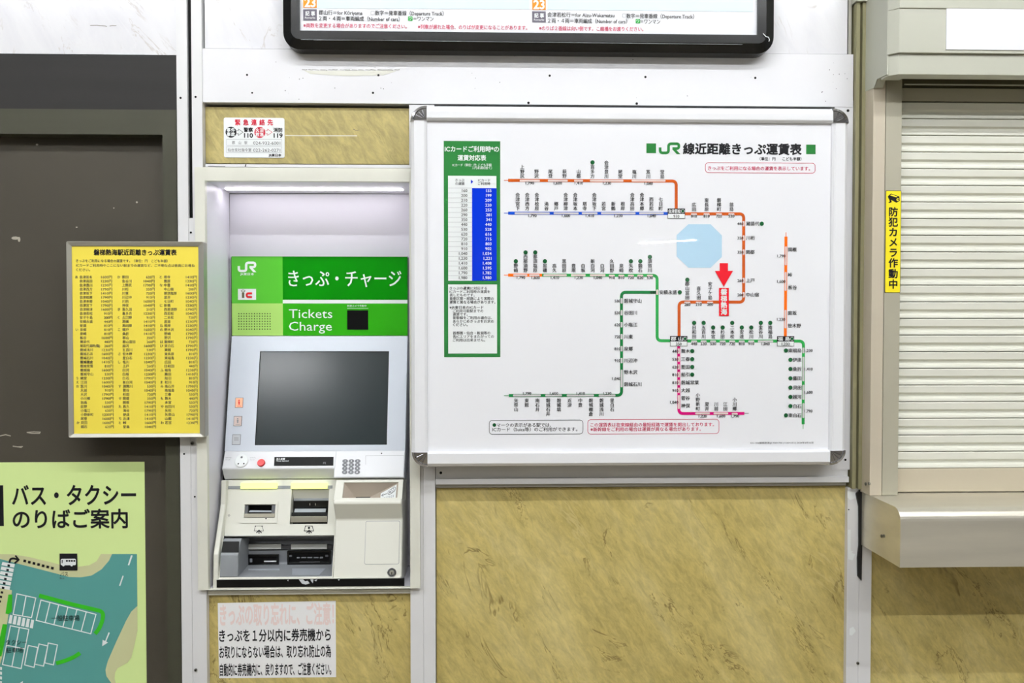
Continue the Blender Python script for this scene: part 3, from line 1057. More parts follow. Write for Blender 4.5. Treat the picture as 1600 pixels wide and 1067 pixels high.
for i, (a, b) in enumerate(((352.5, 363.5), (390.5, 400.5))):
    text(mb, PR, 'お呼び出し' if i == 0 else 'とりけし', a, b, 715.2, 2.3, 0.0006, 'ink_grey')
    text(mb, PR, 'Call' if i == 0 else 'Cancel', a, a + 7, 718.3, 2.2, 0.0006, 'ink_grey')
stroke(mb, PR, ((571.5, 712), (631, 711.4), (631, 741.8), (571.5, 742.2)), 0.35, 0.0005, 'ink_grey', closed=True)
disc(mb, PR, 596.2, 708.4, 1.0, 0.0006, 0, 'black', n=8)
text(mb, PR, '07', 624.5, 629, 739, 2.4, 0.0006, 'ink_grey')
mb.build('shelf_print', shf)
mb = MB()
rbox(mb, PR, 530.6, 711.5, 568.5, 743.4, 2.5, 0.0012, 0.0012, 'machine_white')
kp = mb.build('keypad', tm, bevel=0.0006)
KEYS = ('1', '2', '3', '4', '5', '6', '7', '8', '9', 'C', '0', '#')
for r, v in enumerate((720.7, 726.5, 732.3, 738.0)):
    for c_, u in enumerate((539.6, 549.3, 559.0)):
        mb = MB()
        u2 = u - r * 0.25
        disc(mb, PR, u2, v, 4.0, 0.0030, 0.0020, 'key_grey', rv=2.75, n=18)
        text(mb, PR, KEYS[r * 3 + c_], u2, None, v, 3.4, 0.0033, 'print_white', 0.02, 'C')
        mb.build('key', kp)

# banknote unit: cheek, lamps, note slots
prof('cheek', Mx0, Mx0 + 0.0135, [(0.053, 749.5), (0.046, 787), (-0.012, 865), (-0.0165, 917.5), (0.16, 917.5), (0.16, 749.5)], 'machine_cream', 0.003)
PL = SP(750, 0.076, 838, 0.034)
xL0, xL1 = Mx0 + 0.0125, point(522, 800, 0.01).x - 0.0003
lt, lb = PL.loc(430, 749.6)[1], PL.loc(430, 838.2)[1]
z = Z(350, 690, 7.116)
hL = PL.rect(*z.r(228, 698, 570, 846))
hR = PL.rect(*z.r(742, 528, 1160, 914))
mb = MB()
plate(mb, PL, (xL0, xL1, lb, lt), [hL, hR], 0, 0.004, 'machine_cream', local=True, deep=0.03, back='black')
nb = mb.build('banknote_panel', tm, bevel=0.0008, merge=True)
mb = MB()
r_ = PL.rect(*z.r(190, 670, 596, 905))
plate(mb, PL, r_, [hL], 0.0025, 0.0026, 'machine_cream', local=True)
rr_ = [r_[0], r_[1], r_[2], r_[3]]
mb.build('slot_frame', nb, bevel=0.0006, merge=True)
mb = MB()
box(mb, PL, *z.r(228, 800, 570, 842), 0.004, 0.01, 'slot_plate')
quad(mb, PL, z.pts(((285, 762), (518, 764), (522, 782), (270, 782))), -0.004, 0.004, 'tray_pale')
box(mb, PL, *z.r(232, 706, 262, 800), -0.002, 0.01, 'tray_dark')
box(mb, PL, *z.r(528, 706, 566, 800), -0.002, 0.01, 'tray_dark')
disc(mb, PL, *z(470, 856), 1.1, 0.0028, 0, 'black', n=8)
mb.build('ticket_slot', nb, bevel=0.0005)
mb = MB()
# cream slope, black mouth and silver lip of the large note slot
a0, a1 = hR[0] + 0.0006, hR[1] - 0.0006
Y = lambda q: PL.loc(480, z(0, q)[1])[1]
def facet(mb, ya, fa, yb, fb, m, ins=0.0):
    p = [PL.pt(a0 + ins, ya, fa), PL.pt(a1 - ins, ya, fa), PL.pt(a1 - ins, yb, fb), PL.pt(a0 + ins, yb, fb)]
    mb.add(p + [q - PL.n * 0.004 for q in p], [[3, 2, 1, 0], [4, 5, 6, 7], [0, 1, 5, 4], [2, 3, 7, 6], [0, 4, 7, 3], [1, 2, 6, 5]], m)
facet(mb, Y(530), -0.002, Y(625), -0.020, 'machine_cream')
facet(mb, Y(625), -0.018, Y(652), -0.018, 'tray_grey', 0.002)
facet(mb, Y(655), -0.012, Y(740), -0.020, 'black_gloss', 0.003)
facet(mb, Y(742), -0.012, Y(782), -0.006, 'tray_pale', 0.008)
facet(mb, Y(786), -0.004, Y(826), -0.004, 'black_gloss', 0.002)
facet(mb, Y(830), 0.004, Y(896), 0.002, 'slot_plate', 0.001)
for X in (948, 1010):
    u, v_ = z(X, 695)
    stroke(mb, PL, ((u, v_ - 1.6), (u, v_ + 1.6)), 0.9, -0.008, 'slot_plate')
mb.build('banknote_slot', nb, bevel=0.0008)
mb = MB()
box(mb, PL, *z.r(32, 490, 1206, 524), 0.001, 0.001, 'tray_grey')
mb.build('lamp_rail', nb)
for X0, X1 in ((193, 597), (750, 1153)):
    mb = MB()
    box(mb, PL, *z.r(X0, 461, X1, 524), 0.006, 0.006, 'guide_lamp')
    mb.build('guide_lamp', nb, bevel=0.003, seg=3)
mb = MB()
for X, big in ((390, 0), (947, 1)):
    t = 0.9 if big else 0.55
    stroke(mb, PL, z.pts(((X - 40, 938), (X + 34, 938), (X + 50, 992), (X - 55, 992))), t, 0.0004, 'ink', closed=True)
    for q in (-40, 34):
        disc(mb, PL, *z(X + q, 940), 0.9, 0.0004, 0, 'ink', n=8)
    if big:
        disc(mb, PL, *z(X - 2, 958), 1.7, 0.0004, 0, 'ink', n=10)
    arrow_up(mb, PL, *z(X, 985), 5.4, 0.0006, 'ink', 1.1)
u, v_ = z(56, 820)
stroke(mb, PL, ((u, v_ - 1.6), (u + 1.6, v_), (u, v_ + 1.6), (u - 1.6, v_)), 0.4, 0.0004, 'ink', closed=True)
mb.build('slot_symbols', nb)

# grey change and ticket tray
PT = SP(838, 0.022, 904, -0.014)
z = Z(340, 740, 5.926)
hT = PT.rect(*z.r(28, 574, 1063, 955))
mb = MB()
tr = (xL0, xL1, PT.loc(430, 904.4)[1], PT.loc(430, 836.8)[1])
hT = (xL0 + 0.004, xL1 - 0.002, hT[2], hT[3])
plate(mb, PT, tr, [hT], 0, 0.004, 'machine_cream', local=True, inner='tray_grey', deep=0.088, back='tray_grey')
ty = mb.build('ticket_tray', tm, bevel=0.0008, merge=True)
PK = VP(0.092)
PK2 = VP(0.084)
mb = MB()
fl = [Vector((hT[0], 0.086, PK.loc(430, 880)[1])), Vector((hT[1], 0.086, PK.loc(430, 880)[1])), Vector((hT[1], -0.009, point(430, 900, -0.009).z)), Vector((hT[0], -0.009, point(430, 900, -0.009).z))]
mb.add(fl + [q - Vector((0, 0, 0.003)) for q in fl], [[3, 2, 1, 0], [4, 5, 6, 7], [0, 1, 5, 4], [2, 3, 7, 6], [0, 4, 7, 3], [1, 2, 6, 5]], 'tray_grey')
mb.build('tray_floor', ty)
mb = MB()
box(mb, PK2, *z.r(205, 712, 1060, 868), 0, 0.01, 'tray_grey')
box(mb, PK2, *z.r(232, 668, 1055, 698), -0.002, 0.008, 'tray_dark')
box(mb, PK2, *z.r(205, 574, 1060, 612), -0.004, 0.006, 'tray_dark')  # shadow at the top of the recess, painted as a darker band
mb.build('tray_back', ty, bevel=0.0008)
for X0, X1 in ((258, 590), (683, 1015)):
    mb = MB()
    box(mb, PK2, *z.r(X0, 650, X1, 695), 0.004, 0.008, 'guide_lamp_off')
    mb.build('guide_lamp', ty, bevel=0.002)
def outlet(X0, Y0, X1, Y1, marks):
    mb = MB()
    rc = PK2.rect(*z.r(X0, Y0, X1, Y1))
    ih = (rc[0] + 0.005, rc[1] - 0.005, rc[2] + 0.006, rc[3] - 0.005)
    plate(mb, PK2, rc, [ih], 0.006, 0.006, 'black_gloss', local=True, deep=0.0055, back='black')
    for (a, b, c_, d_, m) in marks:
        box(mb, PK2, *z.r(a, b, c_, d_), 0.003, 0.003, m)
    mb.build('outlet', ty, bevel=0.0008, merge=True)
outlet(285, 745, 570, 850, ((298, 785, 322, 818, 'tray_pale'), (432, 804, 545, 816, 'print_white')))
outlet(650, 710, 1052, 836, ((662, 752, 690, 768, 'tray_dark'), (735, 770, 762, 782, 'tray_grey'), (776, 770, 822, 780, 'tray_grey'), (832, 770, 878, 780, 'tray_grey'), (890, 770, 936, 780, 'tray_grey'), (948, 768, 976, 782, 'tray_grey'), (998, 750, 1026, 768, 'tray_dark'), (760, 815, 950, 822, 'tray_dark')))
PFl = SP(880, 0.086, 900, -0.009)
mb = MB()
quad(mb, PFl, z.pts(((690, 882), (1000, 882), (940, 940), (690, 938))), 0.0015, 0.0015, 'tray_pale')
quad(mb, PFl, z.pts(((285, 884), (572, 884), (572, 893), (285, 893))), 0.0015, 0.0015, 'tray_pale')
mb.build('ticket_guide', ty)
bx0, bx1 = hT[0] + 0.0005, point(372, 880, -0.01).x
mb = MB()
profile(mb, bx0, bx1, [PZ(840, 0.022), PZ(846, 0.012), PZ(864, -0.006), PZ(866, -0.009), PZ(900.3, -0.014), PZ(900.3, 0.09), PZ(840, 0.09)], 'tray_grey')
mb.build('tray_block', ty, bevel=0.002)
mb = MB()
PBk = SP(846, 0.012, 864, -0.006)
quad(mb, PBk, ((348.5, 846), (374, 846), (373.2, 863.4), (346, 863.4)), 0.0006, 0.0006, 'black')
mb.build('reader_window', ty)

# coin unit
PU = SP(749.5, 0.045, 781, 0.006)
xc0, xc1 = point(522, 800, 0.01).x, Mx1 - 0.001
ut, ub = PU.loc(580, 749.4)[1], PU.loc(580, 781)[1]
z = Z(510, 690, 8.207)
ho = PU.rect(*z.r(215, 520, 915, 718))
mb = MB()
plate(mb, PU, (xc0, xc1, ub, ut), [ho], 0, 0.004, 'machine_cream', local=True, deep=0.004)
cu = mb.build('coin_unit', tm, bevel=0.0012, merge=True)
pr = [(0.006, 780.6), (-0.001, 785), (-0.0005, 788), (0.007, 795), (0.026, 812), (-0.012, 904), (0.12, 904), (0.12, 781)]
mb = MB()
profile(mb, xc0, xc1, [PZ(v_, d) for d, v_ in pr], 'machine_cream')
mb.build('coin_unit_front', cu, bevel=0.004, seg=3)
mb = MB()
inn = (552.5, 766, 575.5, 775.5)
funnel(mb, PU, z.r(215, 520, 915, 718), inn, -0.0035, 0.034, 'hopper_brown', 'black')
mb.build('coin_hopper', cu)
mb = MB()
oR, iR = PU.rect(*z.r(215, 520, 915, 718)), PU.rect(*inn)
def wallpt(s, t, lift=0.0006):
    o = PU.pt(oR[1], oR[2] + (oR[3] - oR[2]) * t, -0.0035)
    i_ = PU.pt(iR[1], iR[2] + (iR[3] - iR[2]) * t, -0.0375)
    return o.lerp(i_, s) + PU.n * lift
def wq(mb, pts, m, lift):
    mb.add([wallpt(s, t, lift) for s, t in pts], [list(range(len(pts)))], m)
wq(mb, ((0.06, 0.03), (0.06, 0.93), (0.62, 0.8), (0.62, 0.03)), 'print_white', 0.0006)
cc = lambda s0, t0, rs, rt, n=14: [(s0 + rs * math.cos(2 * math.pi * k / n), t0 + rt * math.sin(2 * math.pi * k / n)) for k in range(n)]
for k, (s0, t0) in enumerate(((0.17, 0.66), (0.22, 0.6), (0.28, 0.55))):
    wq(mb, cc(s0, t0, 0.085, 0.2), 'key_grey', 0.0009 + k * 0.0006)
    wq(mb, cc(s0, t0, 0.07, 0.16), 'print_white', 0.0012 + k * 0.0006)
wq(mb, ((0.26, 0.46), (0.3, 0.46), (0.3, 0.62), (0.26, 0.62)), 'key_grey', 0.003)
wq(mb, ((0.38, 0.50), (0.38, 0.56), (0.56, 0.56), (0.56, 0.50)), 'key_grey', 0.0009)
wq(mb, ((0.50, 0.66), (0.58, 0.53), (0.50, 0.40), (0.53, 0.40), (0.60, 0.53), (0.53, 0.66)), 'key_grey', 0.0009)
for t0 in (0.12, 0.22):
    for k in range(7):
        wq(mb, ((0.13 + k * 0.065, t0), (0.13 + k * 0.065, t0 + 0.05), (0.165 + k * 0.065, t0 + 0.05), (0.165 + k * 0.065, t0)), 'ink_grey', 0.0009)
mb.build('coin_sticker', cu)
PD = SP(812, 0.026, 904, -0.012, 580)
mb = MB()
rbox(mb, PD, 570.4, 813.8, 624.3, 881.6, 2.5, 0.0006, 0.0006, 'ink_grey')
rbox(mb, PD, 571.0, 814.4, 623.7, 881.0, 2.2, 0.0016, 0.0012, 'machine_cream')
mb.build('coin_door', cu, bevel=0.0005)
mb = MB()
button(mb, PD, 612.3, 894.3, 6.5, 0, 0.004, 'chrome', 24)
disc(mb, PD, 612.3, 894.3, 4.4, 0.0044, 0.0006, 'tray_dark', n=20)
disc(mb, PD, 612.3, 894.3, 3.3, 0.0050, 0.0006, 'slot_plate', n=20)
box(mb, PD, 611.7, 893.4, 613.1, 897.6, 0.0054, 0.0004, 'black')
mb.build('key_lock', cu)

# black plinth strip with torn label rests
PP = VP(-0.017)
mb = MB()
shape(mb, PP, lrect((Mx0 + 0.0005, Mx1 - 0.003, PP.loc(490, 919.0)[1], PP.loc(490, 903.6)[1])), -0.001, 0.06, 'machine_cream')
mb.build('plinth', tm, bevel=0.001)
mb = MB()
box(mb, PP, 338.6, 904.6, 631.8, 916.6, 0.0006, 0.0014, 'black')
ps = mb.build('black_strip', tm)
mb = MB()
for pts in (((467, 905), (474, 905), (477, 908), (481, 907), (484, 911), (478, 913), (472, 911.5)), ((485, 905), (490, 905), (489, 911), (486.5, 908)), ((491, 906), (496, 905), (494, 908)), ((449, 906), (451, 905.2), (450.4, 908)), ((528, 905), (531, 905), (529.6, 907))):
    quad(mb, PP, pts, 0.001, 0, 'label_grey')
mb.build('label_rests', ps)

# ------------------------------------------------------------------ emergency number sticker
PE = WF
z = Z(340, 180, 14.545)
st = thing('emergency_contact_sticker', 'white rounded sticker with red heading and phone numbers above the ticket machine', 'sticker', PE.pt(*PE.loc(397, 246.4)))
mb = MB()
rbox(mb, PE, 350, 184.2, 444.8, 246.5, 3, 0.0016, 0.0016, 'print_white')
mb.build('sticker_sheet', st, bevel=0.0004)
mb = MB()
f = 0.0019
for i, ch in enumerate('緊急連絡先'):
    z.text(mb, PE, ch, 405 + i * 184, 522 + i * 184, 168, 140, f, 'ink_red', 0.035)
disc(mb, PE, *z(310, 390), 122 / 14.545, f, 0, 'ink')
disc(mb, PE, *z(965, 395), 122 / 14.545, f, 0, 'ink_red')
for cx, cy, s in ((310, 390, '事件事故'), (965, 395, '火災救急')):
    for k, ch in enumerate(s):
        u = cx - 95 + (k % 2) * 100
        z.text(mb, PE, ch, u, u + 84, cy - 50 + (k // 2) * 98, 96, f + 0.0003, 'print_white', 0.03)
for X, m in ((430, 'ink'), (1090, 'ink_red')):
    stroke(mb, PE, z.pts(((X, 355), (X + 50, 355), (X + 50, 318), (X + 155, 390), (X + 50, 462), (X + 50, 425), (X, 425))), 0.6, f, m)
z.text(mb, PE, '警察', 600, 805, 335, 105, f, 'ink', 0.03)
z.text(mb, PE, '110', 610, 805, 460, 135, f, 'ink', 0.03)
z.text(mb, PE, '消防', 1275, 1480, 340, 105, f, 'ink', 0.03)
z.text(mb, PE, '119', 1282, 1478, 462, 135, f, 'ink', 0.03)
for Y0, Y1 in ((552, 690), (718, 852)):
    stroke(mb, PE, z.pts(((210, Y0), (1462, Y0), (1462, Y1), (210, Y1))), 0.35, f, 'ink_grey', closed=True)
z.text(mb, PE, '郡　山　駅', 335, 680, 628, 82, f, 'ink_soft')
z.text(mb, PE, '024-932-6001', 815, 1430, 633, 100, f, 'ink_soft')
z.text(mb, PE, '仙台支社指令室', 235, 772, 792, 84, f, 'ink_soft')
z.text(mb, PE, '022-262-0271', 815, 1430, 795, 100, f, 'ink_soft')
z.text(mb, PE, 'JR東日本', 1165, 1450, 912, 66, f, 'ink', 0.03)
mb.build('lettering', st)
mb = MB()
stroke(mb, PE, ((446, 211.6), (470, 212), (558, 212.2)), 1.3, 0.0003, 'cream_paint')
stroke(mb, PE, ((552, 202), (558, 204.5), (560, 203)), 0.6, 0.0003, 'ink_soft')
mb.build('scratch', bpy.data.objects['wall_panel_above_machine'])

# ------------------------------------------------------------------ paper notice below the machine
PN_ = WF
nt_ = thing('paper_notice', 'white paper notice in black writing on the stone panel under the ticket machine', 'notice', PN_.pt(*PN_.loc(433, 1058)))
mb = MB()
quad(mb, PN_, ((340.3, 942.0), (524.6, 938.6), (525.2, 1057.8), (342.4, 1059.2)), 0.0008, 0.0008, 'plain_paper')
mb.build('paper_sheet', nt_)
mb = MB()
z = Z(310, 900, 4.103)
f = 0.0011
def wide(mb, s, X0, X1, Y, H, m, bold=0.0):
    z.text(mb, PN_, s, X0, X1, Y, H, f, m, bold)
wide(mb, 'きっぷの取り忘れに、ご注意！', 140, 868, 250, 150, 'ink_pale_red', 0.03)
wide(mb, 'きっぷを１分以内に券売機から', 135, 848, 383, 86, 'ink', 0.02)
wide(mb, 'お取りにならない場合は、取り忘れ防止の為', 136, 850, 488, 86, 'ink', 0.02)
wide(mb, '自動的に券売機内に、戻りますので、ご注意ください。', 138, 852, 602, 86, 'ink', 0.02)
mb.build('lettering', nt_)

# ------------------------------------------------------------------ bus and taxi poster on the door
PO = DP
po = thing('bus_taxi_poster', 'lime green poster with a bus and taxi stop map on the dark door', 'poster', PO.pt(*PO.loc(110, 1150)))
mb = MB()
box(mb, PO, -330, 722.6, 229, 1330, 0.0012, 0.0012, 'lime_print')
mb.build('poster_sheet', po)
f = 0.0015
mb = MB()
z = Z(0, 860, 5.154)
teal = [(-900, 20), (-300, 40), (0, 66), (160, 108), (440, 180), (560, 212), (650, 215), (740, 200), (820, 150), (880, 80), (905, 27), (1105, 27), (1108, 445), (1060, 490), (1020, 560), (940, 730), (870, 890), (852, 960), (860, 1010), (900, 1067), (960, 1160), (1100, 1290), (1110, 1900), (-900, 1900)]
tan = [(-900, -30), (0, 28), (110, 30), (240, 52), (485, 112), (630, 130), (720, 118), (780, 85), (815, 27), (905, 27), (880, 80), (820, 150), (740, 200), (650, 215), (560, 212), (440, 180), (160, 108), (0, 66), (-300, 40), (-900, 20)]
isl = [(1108, 445), (1110, 640), (1085, 760), (1060, 860), (1030, 900), (950, 945), (930, 980), (925, 1030), (940, 1080), (1010, 1180), (1080, 1240), (1100, 1290), (960, 1160), (900, 1067), (860, 1010), (852, 960), (870, 890), (940, 730), (1020, 560), (1060, 490)]
pav = [(0, 300), (100, 318), (98, 345), (60, 590), (20, 860), (0, 930), (-60, 1400), (-300, 1400), (-300, 250)]
lime2 = [(1110, 640), (1112, 1900), (1108, 1900), (1100, 1290), (1080, 1240), (1010, 1180), (940, 1080), (925, 1030), (930, 980), (950, 945), (1030, 900), (1060, 860), (1085, 760)]
quad(mb, PO, z.pts(tan), f, 0, 'tan_print')
quad(mb, PO, z.pts(teal), f, 0, 'teal_print')
quad(mb, PO, z.pts(isl), f + 0.0003, 0, 'tan_print')
quad(mb, PO, z.pts(pav), f + 0.0003, 0, 'tan_print')
mp_ = mb.build('street_map', po)
g = f + 0.0006
mb = MB()
def zs(pts, w, m, r=0.0, closed=False, lift=0.0):
    stroke(mb, PO, z.pts(pts), w / 5.154, g + lift, m, r, closed)
def zq(pts, m, lift=0.0):
    quad(mb, PO, z.pts(pts), g + lift, 0, m)
zs(((318, 360), (560, 425), (835, 490), (830, 560), (800, 630), (768, 668)), 32, 'hedge_print', 9)
zs(((455, 905), (530, 885), (600, 855), (648, 822)), 32, 'hedge_print', 9)
zq(((72, 352), (104, 352), (100, 490), (70, 510), (48, 505)), 'hedge_print')
zq(((26, 590), (62, 592), (40, 740), (16, 850), (-30, 850)), 'hedge_print')
mb.build('hedge_marks', mp_)
mb = MB()
W = 8
zs(((140, 346), (292, 380), (258, 538), (110, 512)), W, 'print_white', 0, True)
zs(((214, 363), (184, 525)), W, 'print_white')
p0, p1, p2, p3 = (333, 397), (776, 512), (734, 668), (295, 560)
zs((p0, p1, p2, p3), W, 'print_white', 0, True)
for k in (0.165, 0.325, 0.49, 0.655, 0.825):
    zs(((p0[0] + (p1[0] - p0[0]) * k, p0[1] + (p1[1] - p0[1]) * k), (p3[0] + (p2[0] - p3[0]) * k, p3[1] + (p2[1] - p3[1]) * k)), W, 'print_white')
zs(((88, 603), (236, 632), (174, 948), (24, 915)), W, 'print_white', 0, True)
zs(((160, 618), (100, 930)), W, 'print_white')
zs(((56, 760), (205, 790)), W, 'print_white')
zs(((232, 762), (308, 778), (278, 938), (202, 918)), W, 'print_white', 0, True)
zs(((318, 750), (388, 766), (354, 928), (282, 912)), W, 'print_white', 0, True)
zs(((392, 742), (466, 758), (434, 918), (364, 902)), W, 'print_white', 0, True)
mb.build('parking_bays', mp_)
mb = MB()
for k in range(6):
    X, Y = 76 + k * 34.5, 515 + k * 7.5
    zq(((X + 8, Y), (X + 30, Y + 5), (X + 20, Y + 72), (X - 6, Y + 68)), 'print_white')
for k in range(6):
    X, Y = 24 - k * 7.5, 90 + k * 36
    zq(((X, Y), (X + 100, Y + 18), (X + 94, Y + 46), (X - 8, Y + 26)), 'print_white')
for k in range(4):
    zq(((-40, 930 + k * 38), (20, 936 + k * 38), (20, 960 + k * 38), (-40, 954 + k * 38)), 'print_white')
for q in (((1058, 36), (1072, 38), (1044, 118), (1032, 116)), ((990, 200), (1000, 202), (972, 284), (962, 280)), ((878, 655), (888, 660), (858, 730), (850, 726)), ((830, 716), (874, 738), (826, 768)), ((188, 1048), (186, 1090), (148, 1075))):
    zq(q, 'print_white')
mb.build('road_markings', mp_)
mb = MB()
for k in range(10):
    X, Y = 76 - k * 9.0, 118 + k * 36
    zq(((X - 10, Y - 10), (X + 10, Y - 6), (X + 8, Y + 11), (X - 12, Y + 8)), 'ink', 0.0004)
for k in range(7):
    X, Y = 203 + k * 37, 82 + k * 9.6
    zq(((X - 8, Y - 12), (X + 13, Y - 8), (X + 9, Y + 12), (X - 12, Y + 8)), 'ink', 0.0004)
zs(((80, 98), (88, 66), (112, 60), (146, 70)), 16, 'ink', 4, False, 0.0004)
zs(((128, 38), (156, 72), (122, 100)), 13, 'ink', 0, False, 0.0004)
mb.build('walking_route', mp_)
mb = MB()
zq(((484, 22), (626, 22), (628, 158), (484, 158)), 'ink', 0.0004)
rbox(mb, PO, *z.r(494, 64, 616, 116), 2, g + 0.0007, 0, 'print_white')
for k in range(5):
    zq(((516 + k * 20 if k else 502, 74), (531 + k * 20 if k else 510, 74), (531 + k * 20 if k else 508, 88 if k else 100), (516 + k * 20 if k else 502, 88 if k else 100)), 'ink', 0.0010)
for X in (516, 582):
    disc(mb, PO, *z(X, 115), 1.9, g + 0.0010, 0, 'print_white', n=12)
mb.build('bus_symbol', mp_)
mb = MB()
z.text(mb, PO, 'バス', 488, 552, 188, 40, g, 'ink')
z.text(mb, PO, 'Bus', 486, 522, 220, 20, g, 'ink_soft')
z.text(mb, PO, '一般駐車場', 420, 644, 543, 50, g + 0.0006, 'ink')
z.text(mb, PO, 'タクシー', 52, 218, 737, 46, g + 0.0006, 'ink')
z.text(mb, PO, '駐車場', 54, 190, 801, 46, g + 0.0006, 'ink')
mb.build('map_lettering', mp_)
mb = MB()
z2 = Z(0, 660, 2.6216)
z2.text(mb, PO, 'バス・タクシー', 52, 557, 300, 92, f, 'ink', 0.022)
z2.text(mb, PO, 'のりばご案内', 55, 523, 397, 84, f, 'ink', 0.022)
quad(mb, PO, ((-110, 757), (5.6, 758), (6.6, 821.6), (-110, 821.6)), f, 0, 'ink')
mb.build('title_lettering', po)

# ------------------------------------------------------------------ yellow fare list in its aluminium frame
PY = VP(-0.048)
fl_ = thing('fare_list_board', 'yellow fare list in a silver frame hanging beside the ticket machine', 'notice board', PY.pt(*PY.loc(213, 683)))
mb = MB()
ou = PY.rect(105, 377.2, 319.3, 683.4)
iu = PY.rect(112.2, 384.6, 309.9, 677.6)
ring(mb, PY, rr_pts(ou, 0.004, 3), rr_pts(iu, 0.0005, 3), 0, 0.024, 'aluminium_frame', fi=-0.004)
mb.build('frame', fl_, bevel=0.001)
mb = MB()
shape(mb, PY, lrect((iu[0] - 0.003, iu[1] + 0.003, iu[2] - 0.003, iu[3] + 0.003)), -0.006, 0.015, 'yellow_print')
ys = mb.build('printed_sheet', fl_)
mb = MB()
z = Z(100, 370, 3.335)
f = -0.0056
z.text(mb, PY, '磐梯熱海駅近距離きっぷ運賃表', 150, 582, 80, 33, f, 'ink', 0.03)
z.text(mb, PY, 'きっぷをご利用になる場合の運賃です。（単位：円　こども半額）', 57, 535, 124, 17, f, 'ink_soft', 0.01)
z.text(mb, PY, 'ICカードご利用時やここにない駅までの運賃など、ご不明な点は係員にお尋ね', 57, 677, 148, 17, f, 'ink_soft', 0.01)
z.text(mb, PY, 'ください。', 57, 130, 171, 17, f, 'ink_soft', 0.01)
mb.build('title_lettering', ys)
C1 = '会津坂本 1600/会津高田 1230/会津豊川 1230/会津西方 1790/会津坂下 1410/会津桧原 1790/会津本郷 1040/会津宮下 1790/会津柳津 1600/会津若松 910/安子ケ島 200/安積永盛 440/安達 810/泉郷 810/泉崎 810/板谷 1600/猪苗代 440/猪苗代湖畔(臨) 260/磐城浅川 1230/磐城石井 1600/磐城石川 1040/磐城棚倉 1410/磐城常葉 810/磐城塙 1600/磐城守山 530/姥堂 1230/江田 1600/笈川 1040/大越 910/大沢 1790/小川郷 1790/翁島 530/荻野 1600/小塩江 620/小野新町 1230/尾登 1600/貝田 1600/鏡石 620'
C2 = '要田 620/金谷川 1040/上野尻 1790/川桁 350/川東 720/川辺沖 910/川前 1600/神俣 1040/喜久田 210/喜多方 1230/久田野 910/黒磯 1410/黒田原 1410/郷戸 1600/桑折 1410/郡山 350/郡山富田 260/越河 1600/五百川 530/笹木野 1230/里白石 1230/塩川 1040/上戸 260/白河 1040/白坂 1230/白石 1790/新白河 1040/須賀川 530/菅谷 1040/杉田 720/関都 350/関根 1790/高久 1410/滝谷 1790/伊達 1410/近津 1410/峠 1600/堂島 1040'
C3 = '塔寺 1410/豊原 1230/中豊 1410/中山宿 200/那須塩原 1600/夏井 1230/七日町 1040/新鶴 1230/西那須野 1790/西若松 1040/二本松 720/庭坂 1230/根岸 1230/野木沢 1040/野崎 1790/野沢 1790/磐梯町 720/東白石 1790/東館 1790/東長原 810/東福島 1230/広田 810/日和田 440/福島 1230/藤田 1410/船引 810/松川 910/南石井 1790/南福島 1040/三春 530/舞木 440/本宮 530/谷田川 530/矢吹 720/矢祭山 1790/山都 1410/若宮 1230'
IDX = ({0: 'あ', 13: 'い', 25: 'う', 26: 'え', 27: 'お', 36: 'か'}, {0: 'か', 8: 'き', 10: 'く', 13: 'こ', 19: 'さ', 21: 'し', 27: 'す', 30: 'せ', 32: 'た', 35: 'ち', 36: 'と'}, {0: 'と', 2: 'な', 7: 'に', 12: 'ね', 13: 'の', 16: 'は', 17: 'ひ', 23: 'ふ', 26: 'ま', 27: 'み', 30: 'も', 32: 'や', 36: 'わ'})
for ci, (cs, xi, xn, xp) in enumerate(((C1, (52, 60), (75, 82), (245, 254)), (C2, (273, 281), (297, 303), (467, 475)), (C3, (494, 500), (516, 522), (688, 693)))):
    mb = MB()
    for i, row in enumerate(cs.split('/')):
        nm, pr_ = row.split()
        k = i / 37.0
        Y = 209 + 782 * k
        L = lambda q: q[0] + (q[1] - q[0]) * k
        if i in IDX[ci]:
            z.text(mb, PY, IDX[ci][i], L(xi), None, Y, 17, f, 'ink_soft', 0.01, 'L')
        z.text(mb, PY, nm, L(xn), L(xn) + min(104, len(nm) * 16.6), Y, 17, f, 'ink_soft', 0.01)
        s = pr_ + '円'
        z.text(mb, PY, s, L(xp) - (57 if len(pr_) == 4 else 44), L(xp), Y, 18, f, 'ink_soft', 0.01)
    mb.build('fare_column', ys)

# ------------------------------------------------------------------ timetable sign at the top edge
PT_ = VP(-0.055)
dp_ = thing('departure_board', 'black framed train departure board at the top above the fare map', 'sign', PT_.pt(*PT_.loc(826, 78)))
mb = MB()
o1 = PT_.rect(438.6, -620, 1213.8, 78.2)
o2 = PT_.rect(452.5, -606, 1200, 64.3)
o3 = PT_.rect(466, -590, 1186.2, 50.8)
ring(mb, PT_, rr_pts(o1, 26 * PT_.k, 8), rr_pts(o2, 13 * PT_.k, 8), -0.012, 0.038, 'black_gloss', fi=0.0)
ring(mb, PT_, rr_pts(o2, 13 * PT_.k, 8), rr_pts(o3, 0.6 * PT_.k, 8), -0.001, 0.02, 'black_gloss', fi=-0.0012)
mb.build('frame', dp_)
mb = MB()
stroke(mb, PT_, ((490, 62.6), (600, 63.2)), 0.7, 0.0006, 'chrome')  # highlight on the frame ridge, painted as thin pale lines
stroke(mb, PT_, ((470, 61.8), (1160, 69.6)), 0.6, 0.0004, 'tray_grey')
stroke(mb, PT_, ((1192, 52.5), (1196.5, 57.5), (1200.5, 58.5), (1202, 62.5), (1201, 65)), 1.0, 0.0014, 'print_white')
mb.build('frame_edge_highlight', dp_)
mb = MB()
